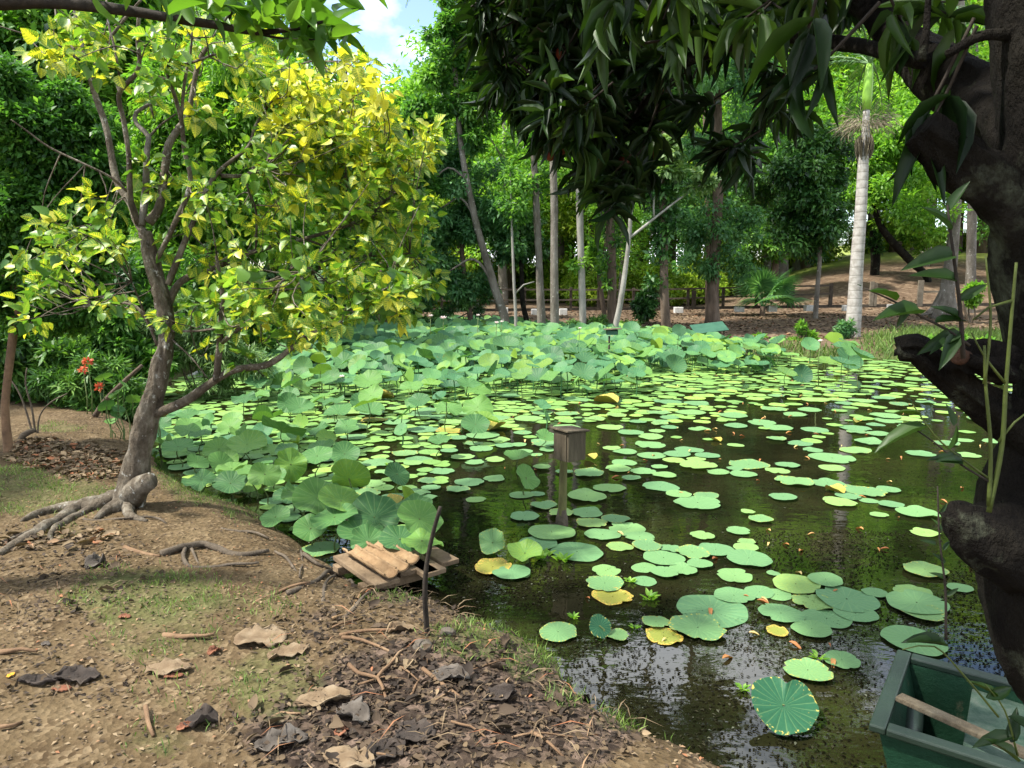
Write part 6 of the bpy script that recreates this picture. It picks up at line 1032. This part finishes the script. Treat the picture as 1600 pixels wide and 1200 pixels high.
for x, y, yl in ydens():
    if gy.random() < (.30 if y > 280 or x < 330 else .12): continue
    px0, py0, _ = proj(BP); i0 = np.argsort((px0 - x) ** 2 + (py0 - y) ** 2)[:12]; i = int(gy.choice(i0)); b = BP[i]; Yc = float(np.clip(b[1] + gy.normal(0, .40), 3.7, 6.4)); c = at_y(x, y, Yc); d = c - b; dl = np.linalg.norm(d); d = d / (dl + 1e-6)
    j = int(np.argmin(((BP - c) ** 2).sum(1))); b = BP[j] if gy.random() < .7 else b; mid = (b + c) / 2 + gy.normal(0, .05, 3) - np.array([0, 0, .03]); Q, q = spline([b, mid, c], [.0065, .005, .003], .09); tw.tube(Q, [w_ * .75 for w_ in q], 4, False); d = unit(c - mid)
    nl = gy.integers(10, 18); yc = np.clip(yl - .10 + gy.normal(0, .24), .05, 1); up_ = np.array([0, 0, 1.0])
    for k in range(nl):
        o = unit(gy.normal(size=3)); a = unit(d * .5 + o * .9 - up_ * .15); pos.append(c + o * gy.uniform(.02, .09) - d * gy.uniform(0, .10)); ax.append(a); nr.append(up_ * .8 + d * .35 + gy.normal(0, .45, 3)); LL.append(gy.uniform(.045, .095)); ye.append(np.clip(yc + gy.normal(0, .2), 0, 1)); ti.append(np.clip(gy.normal(.5, .25), 0, 1))
V, F, UV, k = leaf_cloud(BROAD, np.array(pos), np.array(ax), np.array(nr), np.array(LL), np.array(LL) * gy.uniform(.7, .95, len(LL)))
tw.build("twig_mass", BARK_YEL, ytree, True); child_np("crown", V, F, G_VEIN, ytree, {"tint": np.repeat(ti, k), "yel": np.repeat(ye, k)}, UV, True); print("yellow leaves", len(pos))

# ------------------------------------------------------------ limb of a neighbouring tree across the top left corner
LD = 3.2
b = at_y(-650, 700, LD); b[2] = gz(b[0], b[1]); lt = empty("broadleaf_tree", b, "dark thin limb with large bright green leaves crossing the top left", "tree")
Q, q = spline([b - np.array([0, 0, .2]), b, at_y(-640, 300, LD), at_y(-600, 0, LD), at_y(-560, -300, LD)], [.16, .14, .12, .10, .05], .1); MB().tube(Q, q, 10, rough=.08).build("trunk", BARK_BROWN, lt, True)
LB = []
def lbranch(P, w0, w1, seed, Y=LD):
    pts = [at_y(x, y, Y) for x, y in P]; Q, q = spline(pts, list(np.linspace(w0, w1, len(P)) / 2 / FPX * Y), .04); MB().tube(Q, q, 8, rough=.1, seed=seed).build("limb", TWIG_DARK, lt, True); LB.extend(Q[len(Q) // 3:])
lbranch([(-610, 60), (-300, 20), (0, 4), (100, 4), (200, 17), (290, 32), (350, 41), (400, 50), (460, 45), (520, 30)], 26, 4, 1); lbranch([(350, 41), (365, 10), (372, -20)], 7, 4, 2); lbranch([(380, 46), (440, 60), (510, 62)], 5, 2, 3)
q = np.random.default_rng(12); pos, ax, nr, LL = [], [], [], []; LB = np.array(LB); pxl, pyl, _ = proj(LB)
for (cx, cy, sx, sy, n) in ((490, 32, 40, 28, 24), (440, 28, 50, 26, 24), (380, 12, 60, 22, 20), (300, 5, 60, 22, 16), (525, 62, 12, 16, 6), (455, 68, 30, 15, 6), (270, -40, 300, 40, 60), (0, -60, 300, 50, 60)):
    for _ in range(n):
        x, y = cx + sx * q.uniform(-1, 1), cy + sy * q.uniform(-1, 1); c = at_y(x, y, LD + q.normal(0, .15)); a = q.normal(size=3) * .6 + np.array([.7, -.1, -.25]); pos.append(c); ax.append(a); nr.append(np.array([0, 0, 1.0]) + q.normal(0, .45, 3)); LL.append(q.uniform(.10, .17))
V, F, UV, k = leaf_cloud(BROAD, np.array(pos), np.array(ax), np.array(nr), np.array(LL), np.array(LL) * .48); child_np("crown", V, F, G_LIMB, lt, {"tint": np.repeat(q.random(len(pos)), k)}, UV, True)

# ------------------------------------------------------------ great dark tree framing the right side
TD = 1.45
def tp(x, y, Y=TD): return at_y(x, y, Y)
b = tp(1790, 1240); b[2] = gz(b[0], b[1]); dt = empty("dark_leaning_tree", b, "massive dark trunk with sawn limb and overhanging long-leaved canopy framing the scene", "tree")
def dlimb(P, ws, name, seed, Y0=TD, Y1=None, sides=14, rough=.07, step=.015, mat=None, cap=True):
    n = len(P); Y1 = Y0 if Y1 is None else Y1; Ys = [Y0 + (Y1 - Y0) * i / (n - 1) for i in range(n)]; pts = [tp(x, y, Y) for (x, y), Y in zip(P, Ys)]; rad = [.82 * w / 2 / FPX * Y for w, Y in zip(ws, Ys)]
    Q, q = spline(pts, rad, step); big = q[0] > .03; MB().tube(Q, q, 48 if name == 'trunk' else sides * (2 if big else 1), cap, rough=rough * (.4 if big else 1), seed=seed, bark=(.011, 6, 16, .035) if big else None).build(name, mat or BARK_DARK, dt, True)
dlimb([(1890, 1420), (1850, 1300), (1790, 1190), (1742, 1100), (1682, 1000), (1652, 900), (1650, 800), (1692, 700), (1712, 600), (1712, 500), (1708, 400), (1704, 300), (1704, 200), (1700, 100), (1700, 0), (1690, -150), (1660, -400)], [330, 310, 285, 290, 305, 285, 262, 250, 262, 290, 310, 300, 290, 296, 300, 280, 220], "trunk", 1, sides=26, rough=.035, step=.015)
dlimb([(1640, 700), (1570, 650), (1520, 615), (1470, 575), (1432, 545), (1404, 545)], [120, 80, 58, 50, 46, 40], "sawn_limb", 2)
dlimb([(1575, 570), (1540, 560), (1512, 558), (1500, 556)], [70, 60, 54, 50], "cut_stub", 3, Y0=1.40, Y1=1.36)
dlimb([(1506, 558), (1495, 555)], [34, 30], "cut_face", 31, Y0=1.362, Y1=1.352, mat=CUT_WOOD)
dlimb([(1590, 850), (1530, 835), (1500, 815), (1484, 800)], [170, 120, 72, 30], "knob", 4, Y0=TD - .05, Y1=TD - .08)
dlimb([(1640, 390), (1600, 330), (1560, 295), (1510, 262), (1470, 225), (1440, 200)], [150, 110, 90, 82, 64, 44], "limb", 5)
dlimb([(1640, 240), (1590, 180), (1540, 160), (1490, 130), (1440, 90), (1400, 50), (1330, -10), (1200, -90), (1000, -160)], [150, 120, 110, 92, 76, 60, 44, 30, 16], "limb", 6, Y1=2.6)
dlimb([(1620, 60), (1540, 55), (1480, 85)], [26, 18, 15], "limb", 7); dlimb([(1640, -100), (1400, -220), (1100, -260), (800, -200)], [120, 90, 60, 26], "limb", 8, Y1=3.4); dlimb([(1440, 95), (1330, 70), (1200, 60), (1050, 110), (980, 200)], [30, 26, 22, 16, 8], "limb", 9, Y0=1.75, Y1=3.0); dlimb([(1200, -90), (1000, -20), (860, 60), (780, 110)], [30, 24, 16, 7], "limb", 10, Y0=2.3, Y1=3.2); dlimb([(1440, 95), (1448, 40), (1452, -40)], [16, 12, 9], "limb", 11)
CAN = [(700, -300), (722, 40), (745, 100), (790, 160), (830, 225), (855, 245), (885, 235), (905, 285), (935, 325), (985, 330), (1010, 300), (1024, 225), (1050, 150), (1110, 150), (1160, 110), (1230, 110), (1290, 80), (1340, 40), (1400, 70), (1420, 40), (1425, -300)]
def in_poly(x, y, P):
    c = False; n = len(P)
    for i in range(n):
        (x1, y1), (x2, y2) = P[i], P[(i + 1) % n]
        if (y1 > y) != (y2 > y) and x < x1 + (y - y1) / (y2 - y1) * (x2 - x1): c = not c
    return c
q = np.random.default_rng(90); pos, ax, nr, LL, ti = [], [], [], [], []; tw = MB(); up_ = np.array([0, 0, 1.0])
def rosette(c, n, L, drop, tint, dirv=None):
    d = unit(q.normal(size=3) * .5 + (np.array([-.5, .2, -.2]) if dirv is None else dirv)); tw.tube([c - d * .16 + up_ * .05, c - d * .08 + up_ * .02, c], [.004, .0035, .003], 4, False)
    for k in range(n):
        o = unit(q.normal(size=3)); a = unit(d * .45 + o * .85 - up_ * drop); pos.append(c - d * q.uniform(0, .10)); ax.append(a); nr.append(up_ * .6 + o * .3 + q.normal(0, .35, 3)); LL.append(L * q.uniform(.7, 1.2)); ti.append(np.clip(tint + q.normal(0, .18), 0, 1))
cnt = 0
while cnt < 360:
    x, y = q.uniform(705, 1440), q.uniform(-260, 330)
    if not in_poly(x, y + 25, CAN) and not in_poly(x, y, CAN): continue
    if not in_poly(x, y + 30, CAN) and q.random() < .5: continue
    rosette(at_y(x, y - 25, q.uniform(2.5, 4.0)), q.integers(13, 20), .135, .25, .36 + (.30 if x < 820 else 0) + (.1 if y > 200 else 0)); cnt += 1  # left-edge leaves get a lighter tint so they look lit
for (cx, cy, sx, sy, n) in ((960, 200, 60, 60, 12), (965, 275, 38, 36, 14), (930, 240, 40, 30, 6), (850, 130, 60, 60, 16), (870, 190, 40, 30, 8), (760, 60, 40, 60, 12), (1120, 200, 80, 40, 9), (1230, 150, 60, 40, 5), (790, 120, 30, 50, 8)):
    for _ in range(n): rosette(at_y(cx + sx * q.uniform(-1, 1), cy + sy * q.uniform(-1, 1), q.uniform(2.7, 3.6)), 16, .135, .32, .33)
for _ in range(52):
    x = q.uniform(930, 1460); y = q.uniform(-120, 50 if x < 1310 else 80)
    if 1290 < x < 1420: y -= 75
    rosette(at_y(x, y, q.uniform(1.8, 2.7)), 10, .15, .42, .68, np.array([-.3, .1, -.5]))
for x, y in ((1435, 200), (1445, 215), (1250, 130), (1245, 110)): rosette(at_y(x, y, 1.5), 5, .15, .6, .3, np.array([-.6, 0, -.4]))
n_out = 0  # unseen leaves overhead, added to keep the trunk and bank in shade
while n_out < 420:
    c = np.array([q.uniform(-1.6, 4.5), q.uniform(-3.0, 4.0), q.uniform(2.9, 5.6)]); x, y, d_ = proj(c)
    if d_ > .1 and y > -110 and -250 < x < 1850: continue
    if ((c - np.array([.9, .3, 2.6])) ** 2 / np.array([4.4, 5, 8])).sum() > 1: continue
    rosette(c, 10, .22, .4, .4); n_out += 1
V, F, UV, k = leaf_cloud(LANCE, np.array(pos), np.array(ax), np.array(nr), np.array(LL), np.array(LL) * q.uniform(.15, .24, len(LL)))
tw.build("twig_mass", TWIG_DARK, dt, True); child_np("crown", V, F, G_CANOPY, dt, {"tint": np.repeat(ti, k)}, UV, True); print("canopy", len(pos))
for x, y, Y in ((938, 240, 2.9), (977, 252, 2.9), (1018, 240, 3.0), (942, 297, 2.8), (880, 82, 2.8), (1030, 132, 3.0), (878, 230, 3.1), (860, 240, 3.1)):
    c = at_y(x, y, Y); m = MB(); P_ = [c + np.array([0, 0, z]) for z in (.032, .025, .010, -.010, -.024, -.031)]; m.tube(P_, [.004, .016, .027, .028, .018, .004], 10, rough=.04, seed=int(x)); m.build("fruit", FRUIT, dt, True)
# thin green shoots sprouting from the trunk, with their leaves
def shoot(P, w, leaves, seed, mat=None, Y=1.22):
    pts = [at_y(x, yy, Y) for x, yy in P]; Q, r_ = spline(pts, list(np.linspace(w, w * .5, len(P)) / 2 / FPX * Y), .02); m = MB().tube(Q, r_, 6, rough=.05, seed=seed); s = m.build("shoot", mat or SHOOT_GREEN, dt, True); s["_l"] = dt["_l"]
    if leaves:
        qq = np.random.default_rng(seed); P_ = np.array([at_y(x, yy, Y) for x, yy, *_ in leaves]); A = np.array([[math.cos(a), qq.normal(0, .3), math.sin(a)] for *_, a, _l in leaves]); L = np.array([l for *_, l in leaves]) / FPX * Y
        for w_ in range(len(leaves)):
            V, F, UV, k = leaf_cloud(BROAD, P_[w_:w_ + 1], A[w_:w_ + 1], np.array([[0, -.55, .8]]) + qq.normal(0, .3, (1, 3)), L[w_:w_ + 1], L[w_:w_ + 1] * .34); child_np("leaf", V, F, G_CANOPY, s, {"tint": np.repeat(qq.uniform(.3, .7, 1), k)}, UV, True)
shoot([(1545, 800), (1565, 700), (1572, 600), (1580, 500), (1588, 410)], 9, [], 1); shoot([(1545, 790), (1548, 700), (1540, 600), (1538, 540)], 8, [], 2); shoot([(1538, 600), (1548, 500), (1540, 400)], 6, [], 3); shoot([(1560, 690), (1585, 660), (1610, 640)], 5, [], 4); shoot([(1572, 600), (1540, 560), (1518, 520)], 5, [], 5); shoot([(1580, 470), (1545, 480), (1520, 500)], 5, [], 6)
shoot([(1505, 560), (1500, 480), (1490, 400), (1480, 320)], 8, [(1500, 500, 2.6, 50), (1495, 440, 2.9, 70), (1498, 470, .6, 50), (1490, 400, 3.3, 90), (1485, 360, 2.4, 60), (1482, 330, 1.2, 50), (1500, 520, 3.6, 70)], 7, TWIG_DARK)
shoot([(1515, 540), (1480, 515), (1440, 495), (1395, 470), (1350, 450)], 5, [(1345, 447, 2.8, 10), (1400, 470, 2.7, 60), (1440, 490, 3.1, 95), (1460, 505, .2, 50), (1490, 525, 4.0, 70), (1420, 480, 4.2, 36), (1500, 530, 3.4, 60)], 8, TWIG_DARK)
shoot([(1555, 755), (1500, 715), (1460, 680), (1425, 630)], 4, [(1425, 630, 2.3, 14), (1450, 668, 3.5, 90), (1480, 700, 1.4, 44), (1490, 665, 1.8, 36), (1440, 650, 2.9, 40), (1505, 720, 3.0, 60)], 9, SHOOT_GREEN); shoot([(1550, 755), (1500, 725), (1465, 695), (1432, 672)], 4, [(1505, 725, 2.9, 55)], 10, TWIG_DARK)
shoot([(1478, 1000), (1477, 920), (1468, 840), (1465, 760)], 5, [(1476, 880, 2.4, 26), (1474, 860, .8, 22), (1470, 830, 2.0, 24), (1468, 800, 1.0, 20), (1478, 930, .6, 24), (1462, 850, 2.8, 28), (1477, 905, 2.7, 26)], 11, TWIG_DARK)
shoot([(1560, 1120), (1510, 1060), (1460, 1010), (1410, 1015)], 4, [(1480, 1010, 2.9, 70), (1470, 1000, 3.3, 60), (1540, 1090, .2, 60)], 12); shoot([(1590, 1180), (1570, 1110), (1540, 1070)], 4, [(1560, 1090, 2.6, 50), (1575, 1120, -.4, 60), (1585, 1150, 3.6, 70), (1590, 1190, 2.4, 70), (1580, 1160, 1.2, 60)], 13)
